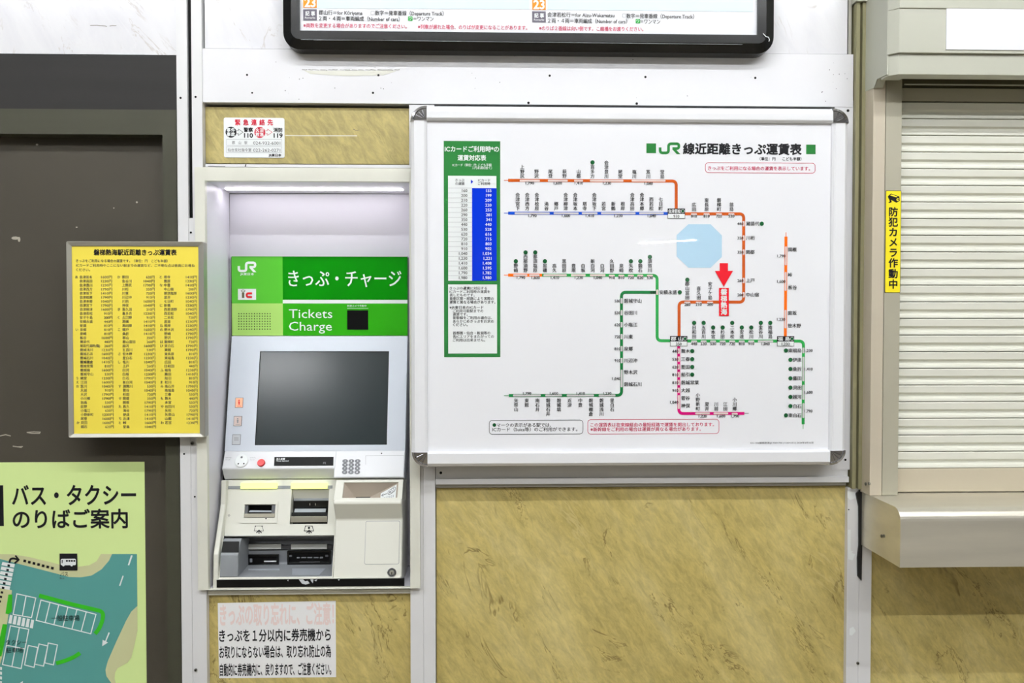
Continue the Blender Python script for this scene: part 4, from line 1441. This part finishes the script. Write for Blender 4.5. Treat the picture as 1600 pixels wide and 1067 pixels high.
shape(mb, PT_, lrect((o3[0] - 0.002, o3[1] + 0.002, o3[2] - 0.002, o3[3] + 0.002)), -0.008, 0.012, 'paper_white')
pn = mb.build('printed_panel', dp_)
f = -0.0076
mb = MB()
quad(mb, PT_, ((494, -590), (827, -590), (827, 12.5), (494, 11.2)), f, 0, 'pale_blue')
quad(mb, PT_, ((856, -590), (1178, -590), (1178, 16.4), (856, 13.4)), f, 0, 'pale_blue')
for u0, dv in ((472.6, 0), (831.6, 3.2)):
    quad(mb, PT_, ((u0, -60), (u0 + 21, -60), (u0 + 21.4, 10.5 + dv), (u0 + 0.2, 10.3 + dv)), f + 0.0003, 0, 'badge_orange')
    text(mb, PT_, '23', u0 + 2.6, u0 + 19, 1.8 + dv, 19, f + 0.0006, 'print_white', 0.03)
    quad(mb, PT_, ((u0, 12.6 + dv), (u0 + 21.4, 12.8 + dv), (u0 + 21.6, 30.4 + dv), (u0 + 0.2, 30.2 + dv)), f + 0.0003, 0, 'badge_grey')
    text(mb, PT_, '記 事', u0 + 3.6, u0 + 18.6, 19.4 + dv, 7.5, f + 0.0006, 'print_white', 0.03)
    text(mb, PT_, 'Remarks', u0 + 3, u0 + 19, 25.8 + dv, 4.4, f + 0.0006, 'print_white', 0.01)
mb.build('time_badges', pn)
mb = MB()
g = f + 0.0003
def tt(s, u0, u1, v, h, m='ink', b=0.012):
    text(mb, PT_, s, u0, u1, v, h, g, m, b)
tt('郡山行＝for Kōriyama', 497, 565.5, 17.8, 8)
tt('数字＝発車番線（Departure Track）', 585.5, 693, 18.5, 8)
tt('２両・４両＝車両編成（Number of cars）', 497.5, 624, 27, 8)
tt('＝ワンマン', 645.5, 677, 27.6, 8)
tt('※両数を変更する場合がありますのでご注意ください。', 473, 635, 38, 7.6, 'ink_crimson', 0.015)
tt('※列車が遅れた場合、のりばが変更になることがあります。', 652.5, 824, 40.2, 7.6, 'ink_crimson', 0.015)
tt('会津若松行＝for Aizu-Wakamatsu', 855.8, 960.5, 21.2, 8)
tt('数字＝発車番線（Departure Track）', 979.5, 1085.5, 23.2, 8)
tt('２両・４両＝車両編成（Number of cars）', 856.5, 980.5, 30.6, 8)
tt('＝ワンマン', 1001, 1032.5, 32, 8)
tt('※のりば２番線は向い側です。こ線橋をお渡りください。', 842.5, 1006, 42.4, 7.6, 'ink_crimson', 0.015)
for u0, v_ in ((579, 18.4), (973.4, 22.6)):
    rr_outline(mb, PT_, u0, v_ - 2.6, u0 + 5.4, v_ + 2.8, 0.8, 0.4, g, 'ink_grey')
for u0, v_ in ((637.2, 27.4), (994, 31.4)):
    rbox(mb, PT_, u0, v_ - 3.4, u0 + 7, v_ + 3.4, 0.8, g, 0, 'mark_green')
    text(mb, PT_, 'ワ', u0 + 1.4, u0 + 5.6, v_, 6, g + 0.0003, 'print_white')
mb.build('lettering', pn)

# ------------------------------------------------------------------ big fare map board
PM = VP(-0.075)
PI = VP(-0.063)
fm = thing('fare_map_board', 'large white framed railway fare map with coloured lines in the middle of the wall', 'notice board', PM.pt(*PM.loc(983, 729)))
r_in = PM.rect(667.2, 189.6, 1299.4, 705.4)
r_out = PM.rect(641.6, 166.2, 1324.8, 729.0)
YB = 0.0015       # back of the board, against the rails of the wall
def rail(name, poly, axis, a0, a1):
    """Rail of a given cross-section (offset from the outer edge, height above the front plane)."""
    mb = MB()
    n = len(poly)
    vs = []
    for s in (a0, a1):
        for w, h in poly:
            if axis == 'top': vs.append(PM.pt(s, r_out[3] - w, h))
            if axis == 'bottom': vs.append(PM.pt(s, r_out[2] + w, h))
            if axis == 'left': vs.append(PM.pt(r_out[0] + w, s, h))
            if axis == 'right': vs.append(PM.pt(r_out[1] - w, s, h))
    mb.add(vs, [[i, (i + 1) % n, n + (i + 1) % n, n + i] for i in range(n)] + [list(range(n)), list(range(n, 2 * n))[::-1]], 'board_white')
    return mb.build(name, fm, bevel=0.0015, seg=3)
wt = r_out[3] - r_in[3]
wb = r_in[2] - r_out[2]
wl = r_in[0] - r_out[0]
wr = r_out[1] - r_in[1]
bk = -0.051
sec = lambda w: [(0.0, bk), (0.0, -0.012), (0.002, -0.008), (0.010, -0.0005), (w * 0.42, 0.0), (w - 0.006, 0.0), (w, -0.006), (w, bk)]
secb = lambda w: [(0.0, bk), (0.0, -0.014), (0.003, -0.006), (0.010, -0.0005), (w - 0.004, 0.0), (w, -0.003), (w, bk)]
rail('frame_rail', sec(wt), 'top', r_in[0], r_in[1])
rail('frame_rail', secb(wb), 'bottom', r_in[0], r_in[1])
rail('frame_rail', sec(wl), 'left', r_in[2], r_in[3])
rail('frame_rail', sec(wr), 'right', r_in[2], r_in[3])
for sx, sy in ((0, 0), (1, 0), (0, 1), (1, 1)):
    cx, cy = (r_in[1] if sx else r_in[0]), (r_in[3] if sy else r_in[2])
    wx, wy = (wr if sx else wl), (wt if sy else wb)
    dx, dy = (1 if sx else -1), (1 if sy else -1)
    mb = MB()
    n = 12
    def arc(q, h, ox=0.0):
        return [PM.pt(cx + dx * wx * q * math.cos(math.pi / 2 * k / n), cy + dy * wy * q * math.sin(math.pi / 2 * k / n), h) for k in range(n + 1)]
    rings = [(1.0, bk), (1.0, -0.006), (0.95, 0.001), (0.80, 0.0035), (0.76, 0.001), (0.2, 0.002)]
    vs, m_ = [], n + 1
    for q, h in rings:
        vs += arc(q, h)
    fs = [[r * m_ + k, r * m_ + k + 1, (r + 1) * m_ + k + 1, (r + 1) * m_ + k] for r in range(len(rings) - 1) for k in range(n)]
    vs.append(PM.pt(cx, cy, 0.002)); ci = len(vs) - 1
    vs.append(PM.pt(cx, cy, bk)); cb = len(vs) - 1
    fs += [[(len(rings) - 1) * m_ + k, (len(rings) - 1) * m_ + k + 1, ci] for k in range(n)]
    fs += [[0, len(rings[:1]) * 0 + cb, ci] + [r * m_ for r in range(len(rings) - 1, 0, -1)], [n, ci, cb]]
    mb.add(vs, [q for q in fs if len(q) < 6], 'chrome')
    # fan ribs pressed into the cap
    for ang in (25, 45, 65):
        t = math.radians(ang)
        p = [Vector((cx + dx * wx * q * math.cos(t), cy + dy * wy * q * math.sin(t))) for q in (0.25, 0.7)]
        d_ = Vector((-(p[1] - p[0]).y, (p[1] - p[0]).x)).normalized() * 0.0016
        a = [PM.pt(*(p[0] - d_ * 0.4), 0.002), PM.pt(*(p[0] + d_ * 0.4), 0.002), PM.pt(*(p[1] + d_), 0.0012), PM.pt(*(p[1] - d_), 0.0012)]
        a2 = [PM.pt(*p[0], 0.004), PM.pt(*p[1], 0.0045)]
        mb.add(a + a2, [[0, 3, 5, 4], [1, 4, 5, 2], [2, 5, 3]], 'chrome')
    mb.build('corner_cap', fm)
mb = MB()
shape(mb, PI, lrect((r_in[0] - 0.004, r_in[1] + 0.004, r_in[2] - 0.004, r_in[3] + 0.004)), 0, 0.036, 'paper_white')
ms = mb.build('printed_sheet', fm)
LY = 0.00035
f1, f2, f3, f4 = LY, 2 * LY, 3 * LY, 4 * LY

# title
mb = MB()
z = Z(1000, 215, 5.517)
box(mb, PI, *z.r(55, 50, 138, 133), f1, 0, 'map_green')
box(mb, PI, *z.r(1432, 61, 1513, 143), f1, 0, 'map_green')
jr_mark(mb, PI, *z.r(162, 42, 348, 143), f1, 'map_green')
z.text(mb, PI, '線近距離きっぷ運賃表', 373, 1390, 97, 102, f1, 'ink', 0.035)
z.text(mb, PI, '（単位：円', 1032, 1166, 183, 32, f1, 'ink', 0.02)
z.text(mb, PI, 'こども半額）', 1228, 1390, 183, 32, f1, 'ink', 0.02)
mb.build('title', ms)
def note(u0, v0, u1, v1, m, lines):
    mb = MB()
    rr_outline(mb, PI, u0, v0, u1, v1, 5, 0.75, f1, m)
    for s, a, b, v, h, mm in lines:
        if s == '●':
            disc(mb, PI, a, v, 2.9, f1, 0, 'dot_green', n=16)
        else:
            text(mb, PI, s, a, b, v, h, f1, mm, 0.015)
    mb.build('note_box', ms)
note(1102, 254.6, 1273.6, 270.2, 'ink_crimson', [('きっぷをご利用になる場合の運賃を表示しています。', 1106.2, 1265.5, 262.8, 7.0, 'ink_crimson')])
note(764.4, 656.4, 910.8, 678.2, 'ink', [('●', 772.4, 0, 664, 0, ''), ('マークの表示がある駅では、', 776.3, 861, 664.2, 7.0, 'ink'), ('ICカード（Suica等）のご利用ができます。', 769.4, 902, 671, 7.0, 'ink')])
note(918.4, 655.2, 1123.2, 677.8, 'ink_crimson', [('この運賃表は在来線経由の最短経路で運賃を掲出しております。', 922.6, 1115.5, 663.8, 7.0, 'ink_crimson'), ('※新幹線をご利用の場合は運賃が異なる場合があります。', 922.6, 1095, 670.8, 7.0, 'ink_crimson')])
mb = MB()
text(mb, PI, 'GG-152(磐梯熱海)J1 900×700 (1100×1011) 2024年3月16日', 1172, 1270.5, 692, 3.2, f1, 'ink_soft', 0.01)
mb.build('imprint', ms)

# green card-fare table
mb = MB()
box(mb, PI, 693.6, 220.4, 781.7, 558, f1, 0, 'map_green')
box(mb, PI, 700.2, 274.8, 775.6, 438.6, f2, 0, 'print_white')
box(mb, PI, 737.6, 294, 775.9, 438.6, f3, 0, 'table_blue')
box(mb, PI, 700.3, 444.4, 776.6, 552.3, f2, 0, 'print_white')
for i in range(19):
    stroke(mb, PI, ((700.4, 294 + i * 7.6), (737.4, 294 + i * 7.6)), 0.35, f3, 'ink_grey')
quad(mb, PI, ((735.8, 280.6), (739.4, 284), (735.8, 287.4)), f3, 0, 'table_blue')
tb = mb.build('card_fare_table', ms)
mb = MB()
text(mb, PI, 'ICカードご利用時*の', 695.2, 779.4, 232.8, 9.6, f2, 'print_white', 0.025)
text(mb, PI, '運賃対応表', 715.2, 759.4, 246.6, 9.4, f2, 'print_white', 0.025)
text(mb, PI, 'ICカード（単位：円', 707, 744, 257.8, 4.8, f2, 'print_white', 0.015)
text(mb, PI, 'こども半額', 747, 768, 257.8, 4.8, f2, 'print_white', 0.015)
text(mb, PI, '１円未満切捨て）', 738, 768.5, 262.3, 4.8, f2, 'print_white', 0.015)
for s, u, v_ in (('きっぷ', 718.6, 281.6), ('の運賃', 718.6, 286.9), ('ICカード', 756.5, 281.8), ('ご利用時', 756.5, 287)):
    text(mb, PI, s, u, None, v_, 5.0, f3, 'ink', 0.01, 'C')
FARE = '160/155 200/199 210/209 220/220 260/253 290/281 350/341 440/440 530/528 620/616 720/715 810/803 910/902 1,040/1,034 1,230/1,221 1,410/1,408 1,600/1,595 1,790/1,782 1,980/1,980'
for i, pr_ in enumerate(FARE.split()):
    a, b = pr_.split('/')
    v_ = 297.8 + i * 7.556
    text(mb, PI, a, 730.2, None, v_, 6.6, f3, 'ink', 0.01, 'R')
    text(mb, PI, b, 767.8, None, v_, 6.6, f4, 'print_white', 0.015, 'R')
mb.build('fare_figures', tb)
mb = MB()
for s, u0, u1, v_ in (('きっぷの運賃に対応する', 702.5, 760.9, 450.3), ('ICカードご利用時の運賃を', 702.5, 765.8, 455.7), ('表したものです。', 702.5, 741.6, 461), ('乗車区間・経路により実際の', 702.5, 771.4, 466.5), ('運賃と異なる場合があります。', 702.5, 774, 472),
                      ('※JR東日本のICカード', 702.5, 755.4, 480.3), ('ご利用可能駅までの', 707.7, 755, 485.8), ('運賃です。', 707.7, 730.7, 491), ('新幹線をご利用の場合は、', 707.7, 768.7, 496.5), ('あらかじめきっぷをお求め', 707.7, 771.4, 502), ('ください。', 707.7, 730.7, 507.4),
                      ('首都圏・仙台・新潟等の', 707.7, 766, 520.3), ('各ICエリアをまたがっての', 707.7, 771.6, 525.8), ('ご利用は出来ません。', 707.7, 758, 531.3)):
    text(mb, PI, s, u0, u1, v_, 5.5, f3, 'ink', 0.015)
mb.build('note_lettering', tb)

# lake and the marker of this station
mb = MB()
z = Z(1000, 200, 3.812)
quad(mb, PI, z.pts(((288, 573), (420, 573), (487, 640), (487, 768), (420, 832), (288, 832), (218, 765), (218, 638))), f1, 0, 'lake_blue')
mb.build('lake_mark', ms)
mb = MB()
quad(mb, PI, z.pts(((474, 805), (523, 805), (523, 851), (553, 851), (498, 945), (445, 851), (474, 851))), f4, 0, 'arrow_red')
quad(mb, PI, ((1123.2, 449.8), (1138.6, 449.8), (1138.6, 493.6), (1123.2, 493.6)), f4, 0, 'arrow_red')
column(mb, PI, '磐梯熱海', 1130.8, 450.9, 10.4, f4 + LY, 'print_white', 0.035, False, 10.2)
mb.build('station_marker', ms)

# route lines
OR_, OB, BL, GR, DG, MG = 'route_orange', 'route_orange_bright', 'route_blue', 'route_green', 'route_dark_green', 'route_magenta'
W = 4.7
def route(paths, slots=(), stub=()):
    """paths: (points, colour); slots: (u0, v0, u1, v1) pale fare bands; stub: thin line ends."""
    mb = MB()
    for pts, m in paths:
        stroke(mb, PI, pts, W, f1, m, r=7)
    for pts, m in stub:
        stroke(mb, PI, pts, 1.0, f1, m)
    for (u0, v0, u1, v1) in slots:
        s = 'slot_pink' if paths[0][1] in (OR_, OB, MG) else 'slot_grey'
        rbox(mb, PI, u0, v0, u1, v1, 1.2, f2, 0, s)
    return mb.build('route_line', ms)
def names(ver=(), hor=(), fares=(), dots=(), right=()):
    mb = MB()
    for s, u, v_, up in ver:
        column(mb, PI, s, u, v_, 7.05, f3, 'ink', 0.018, up, 7.0)
    for s, u, v_ in hor:
        text(mb, PI, s, u, None, v_, 7.1, f3, 'ink', 0.018, 'L')
    for s, u, v_ in right:
        text(mb, PI, s, u, None, v_, 7.1, f3, 'ink', 0.018, 'R')
    for s, u, v_, al in fares:
        text(mb, PI, s, u, None, v_, 6.5, f3, 'ink', 0.018, al)
    for u, v_ in dots:
        disc(mb, PI, u, v_, 3.35, f3, 0, 'dot_green', n=16)
    mb.build('station_names', ms)
hs = lambda us, v_, h=1.55: [(a, v_ - h, b, v_ + h) for a, b in us]
vsl = lambda vs_, u, h=1.55: [(u - h, a, u + h, b) for a, b in vs_]
bump = lambda us, v_, w=4.6: [(u - w, v_ - 0.9, u + w, v_ + 2.4) for u in us]
nub = lambda vs_, u, w=4.2: [(u - 1.5, v_ - w, u + 1.5, v_ + w) for v_ in vs_]

# upper orange line
route([(((794, 281.8), (1056.5, 282.9), (1056.5, 327)), OR_)], hs([(812, 843.5), (856, 887), (897, 911), (921.7, 974), (986.8, 1039.8)], 282.4), [(((787.5, 281.8), (794, 281.8)), OR_)])
names([('上野尻', 816, 278.6, 1), ('野沢', 838.2, 278.6, 1), ('尾登', 860, 278.6, 1), ('荻野', 882, 278.6, 1), ('山都', 904, 278.6, 1), ('喜多方', 925.8, 279, 1), ('会津豊川', 947.4, 279, 1), ('姥堂', 969.2, 279, 1), ('塩川', 991, 279.2, 1), ('笈川', 1012.8, 279.2, 1), ('堂島', 1034.6, 279.4, 1)],
      fares=[('1,790', 827.8, 286, 'C'), ('1,600', 871.6, 286, 'C'), ('1,410', 904.4, 286, 'C'), ('1,230', 948.4, 286.2, 'C'), ('1,040', 1013.4, 286.4, 'C')], dots=[(925.7, 253.8)])
# blue line
route([(((794, 333), (1044, 333.6)), BL)], hs([(804, 859), (865, 904), (909, 933.5), (939, 993), (998.6, 1037)], 333.3), [(((787.5, 333), (794, 333)), BL)])
names([(s, u, 329.2, 1) for s, u in (('会津宮下', 808.8), ('会津西方', 823.8), ('会津桧原', 838.8), ('滝谷', 853.8), ('郷戸', 869), ('会津柳津', 883.8), ('会津坂本', 898.8), ('塔寺', 913.6), ('会津坂下', 928.5), ('若宮', 943.2), ('新鶴', 958.2), ('根岸', 973), ('会津高田', 987.8), ('会津本郷', 1002.8), ('西若松', 1017.6), ('七日町', 1032.2))],
      fares=[('1,790', 832, 336.8, 'C'), ('1,600', 884.4, 336.8, 'C'), ('1,410', 921.7, 336.8, 'C'), ('1,230', 966.3, 337, 'C'), ('1,040', 1018.2, 337, 'C')])
# main line from the left: orange, then green down to the junction
gu = (955.9, 970.8, 985.7, 1000.4, 1015.4)
route([(((794, 429.8), (848, 429.9)), OB), (((847, 429.9), (1026.7, 430.2), (1026.7, 532.2), (1048, 532.4)), GR)], hs([(802, 824), (827, 843), (849, 885.5), (892, 915), (921.7, 946)], 430) + bump(gu, 430) + nub((456.6,), 1026.7), [(((787.5, 429.8), (794, 429.8)), OB)])
names([(s, u, 425.8, 1) for s, u in (('野崎', 806), ('西那須野', 821), ('那須塩原', 836.2), ('黒磯', 851.4), ('高久', 866.2), ('黒田原', 881.3), ('豊原', 896.2), ('白坂', 911), ('新白河', 926), ('白河', 941), ('久田野', 956), ('泉崎', 970.8), ('矢吹', 985.7), ('鏡石', 1000.4), ('須賀川', 1015.4))],
      [('安積永盛', 1030, 456.6)], [('1,790', 814, 433.5, 'C'), ('1,600', 837, 433.5, 'C'), ('1,410', 867, 433.5, 'C'), ('1,230', 904.4, 433.5, 'C'), ('1,040', 934.3, 433.5, 'C')] + [(s, u, 433.6, 'C') for s, u in zip(('910', '810', '720', '620', '530'), gu)] + [('440', 1025, 456.8, 'R')],
      [(806, 408.2), (821.1, 394.4), (836.3, 394.4), (851.4, 408.2), (985.7, 408.2), (1000.4, 408.2), (1015.3, 401.4), (1062, 456.6)])
# dark green line
dv = (470, 488.6, 507.3, 526, 544.8, 563.2)
route([(((1024.5, 456.6), (971, 456.6), (971.2, 617.6), (795, 617.9)), DG)], nub(dv, 971.1) + vsl([(577.5, 605)], 971.2) + hs([(801.6, 845), (852, 878), (885.5, 928), (935.5, 961.5)], 617.8), [(((787.5, 618), (795, 618)), DG)])
names([(s, u, 622, 0) for s, u in (('矢祭山', 806.3), ('東館', 823), ('南石井', 839.7), ('磐城石井', 856.4), ('磐城塙', 873.2), ('近津', 890), ('中豊', 906.6), ('磐城棚倉', 923.2), ('磐城浅川', 939.8), ('里白石', 956.4))],
      [(s, 975, v_) for s, v_ in zip(('磐城守山', '谷田川', '小塩江', '川東', '泉郷', '川辺沖', '野木沢', '磐城石川'), dv + (581.4, 600.2))],
      [(s, 969.4, v_, 'R') for s, v_ in zip(('530', '530', '620', '720', '810', '910'), dv)] + [('1,040', 969.6, 591.2, 'R')] + [(s, u, 614.4, 'C') for s, u in (('1,790', 823.6), ('1,600', 865.5), ('1,410', 907.2), ('1,230', 948.7))])
# right-hand orange loop
eu, ev = (1084.2, 1103.9, 1123.3, 1142.7), (349.5, 371.8, 393.9, 438.2, 460.5)
bu = (1073.7, 1091.6, 1109.4)
route([(((1069, 334), (1161.9, 334.2), (1161.8, 472), (1061, 471.8), (1061, 527)), OR_)], bump(eu, 334.1) + nub(ev, 1161.9) + bump(bu, 471.9))
names([(s, u, 330.4, 1) for s, u in zip(('広田', '東長原', '磐梯町', '翁島'), eu)] + [(s, u, 468.3, 1) for s, u in zip(('郡山富田', '喜久田', '安子ケ島'), bu)], [(s, 1165.6, v_) for s, v_ in zip(('猪苗代', '川桁', '関都', '上戸', '中山宿'), ev)],
      [(s, u, 337.6, 'C') for s, u in zip(('810', '810', '720', '530'), eu)] + [(s, u, 475.4, 'C') for s, u in zip(('260', '210', '200'), bu)] + [(s, 1161.2, v_, 'R') for s, v_ in zip(('440', '350', '350', '260', '200'), ev)], [(1190, 349.6), (1073.8, 437)])
# orange branch going up on the right
route([(((1228, 369.6), (1227, 527)), OB)], [(1226.3, 385, 1229.3, 414.4), (1225.9, 425, 1228.9, 454.2), (1225.5, 484.2, 1228.5, 512.8)], [(((1228, 363), (1228, 370)), OB)])
names((), [('関根', 1231.4, 389.9), ('峠', 1231.2, 429.2), ('板谷', 1231.2, 449.2), ('庭坂', 1231, 488.9), ('笹木野', 1230.8, 508.8)], [('1,790', 1227, 399.8, 'R'), ('1,600', 1226.8, 439.6, 'R'), ('1,230', 1226.4, 498.8, 'R')])
# green line on to the right and down
gu2 = (1084.4, 1099.3, 1114.1, 1129, 1143.9, 1158.8, 1173.6)
rv_ = (547.5, 562, 576.4, 591, 605.5, 620, 634.4, 648.8)
route([(((1072, 532.6), (1255.4, 532.9), (1254.8, 662.8)), GR)], bump(gu2, 532.7) + hs([(1184, 1208)], 533.2) + vsl([(543, 552), (557.4, 595.6), (601, 624.4), (629.8, 653)], 1255), [(((1254.8, 662), (1254.7, 670.2)), GR)])
names([(s, u, 529.3, 1) for s, u in zip(('日和田', '五百川', '本宮', '杉田', '二本松', '安達', '松川', '金谷川', '南福島'), gu2 + (1188.5, 1203.3))], (), [(s, u, 536.9, 'C') for s, u in zip(('440', '530', '530', '720', '720', '810', '910', '1,040'), gu2 + (1196.2,))] + [('1,230', 1256.8, 547.5, 'L'), ('1,410', 1256.8, 576.4, 'L'), ('1,600', 1256.8, 612.6, 'L'), ('1,790', 1256.6, 641.8, 'L')],
      [(u, v_) for u, v_ in zip(gu2 + (1188.5, 1203.3), (504.4, 504.4, 511.6, 511.6, 504.4, 511.6, 511.6, 504.4, 504.4))] + [(1227.8 if i in (0, 7) else 1234.8, v_) for i, v_ in enumerate(rv_)], [(s, 1251.8, v_) for s, v_ in zip(('東福島', '伊達', '桑折', '藤田', '貝田', '越河', '白石', '東白石'), rv_)])
# magenta line
mv = (548.5, 561, 573.2, 585.2, 597.6, 609.8)
route([(((1060.4, 539), (1060.6, 646), (1163, 645.8)), MG)], nub(mv, 1060.5) + vsl([(617.2, 638.8)], 1060.6) + hs([(1086.2, 1109), (1114.8, 1137.6)], 645.8) + bump((1147.8,), 645.8), [(((1163, 645.8), (1169.8, 645.6)), 'ink_soft')])
names([(s, u, 641.9, 1) for s, u in (('小野新町', 1090.2), ('夏井', 1104.5), ('川前', 1118.9), ('江田', 1133.2), ('小川郷', 1147.7))], [(s, 1064.2, v_) for s, v_ in zip(('舞木', '三春', '要田', '船引', '磐城常葉', '大越', '菅谷', '神俣'), mv + (622, 633.8))],
      [(s, 1059.6, v_, 'R') for s, v_ in zip(('440', '530', '620', '810', '810', '910', '1,040'), mv + (628.2,))] + [(s, u, 649.8, 'C') for s, u in (('1,230', 1097.9), ('1,600', 1126.7), ('1,790', 1148.4))], [(1081.4, v_) for v_ in mv[:4]])
# junction boxes
for s, u0, v0, u1, v1, fare in (('会津若松', 1043, 325.8, 1070.2, 341.6, '910'), ('郡 山', 1046.8, 525, 1073.8, 541, '350'), ('福 島', 1213.8, 525.2, 1240.7, 541, '1,230')):
    mb = MB()
    vm = v0 + (v1 - v0) * 0.53
    box(mb, PI, u0, v0, u1, v1, f3, 0, 'ink')
    box(mb, PI, u0 + 0.6, vm, u1 - 0.6, v1 - 0.6, f4, 0, 'print_white')
    text(mb, PI, s, u0 + 1.2, u1 - 7.0, (v0 + vm) / 2, 6.8, f4, 'print_white', 0.02)
    text(mb, PI, fare, (u0 + u1) / 2, None, (vm + v1) / 2, 6.4, f4 + LY, 'ink', 0.018, 'C')
    disc(mb, PI, u1 - 3.6, (v0 + vm) / 2, 2.9, f4, 0, 'print_white', n=16)
    disc(mb, PI, u1 - 3.6, (v0 + vm) / 2, 2.4, f4 + LY, 0, 'dot_green', n=16)
    mb.build('junction_box', ms)

# ------------------------------------------------------------------ tidy up
bpy.data.objects.remove(_fo)
bpy.data.curves.remove(_fc)
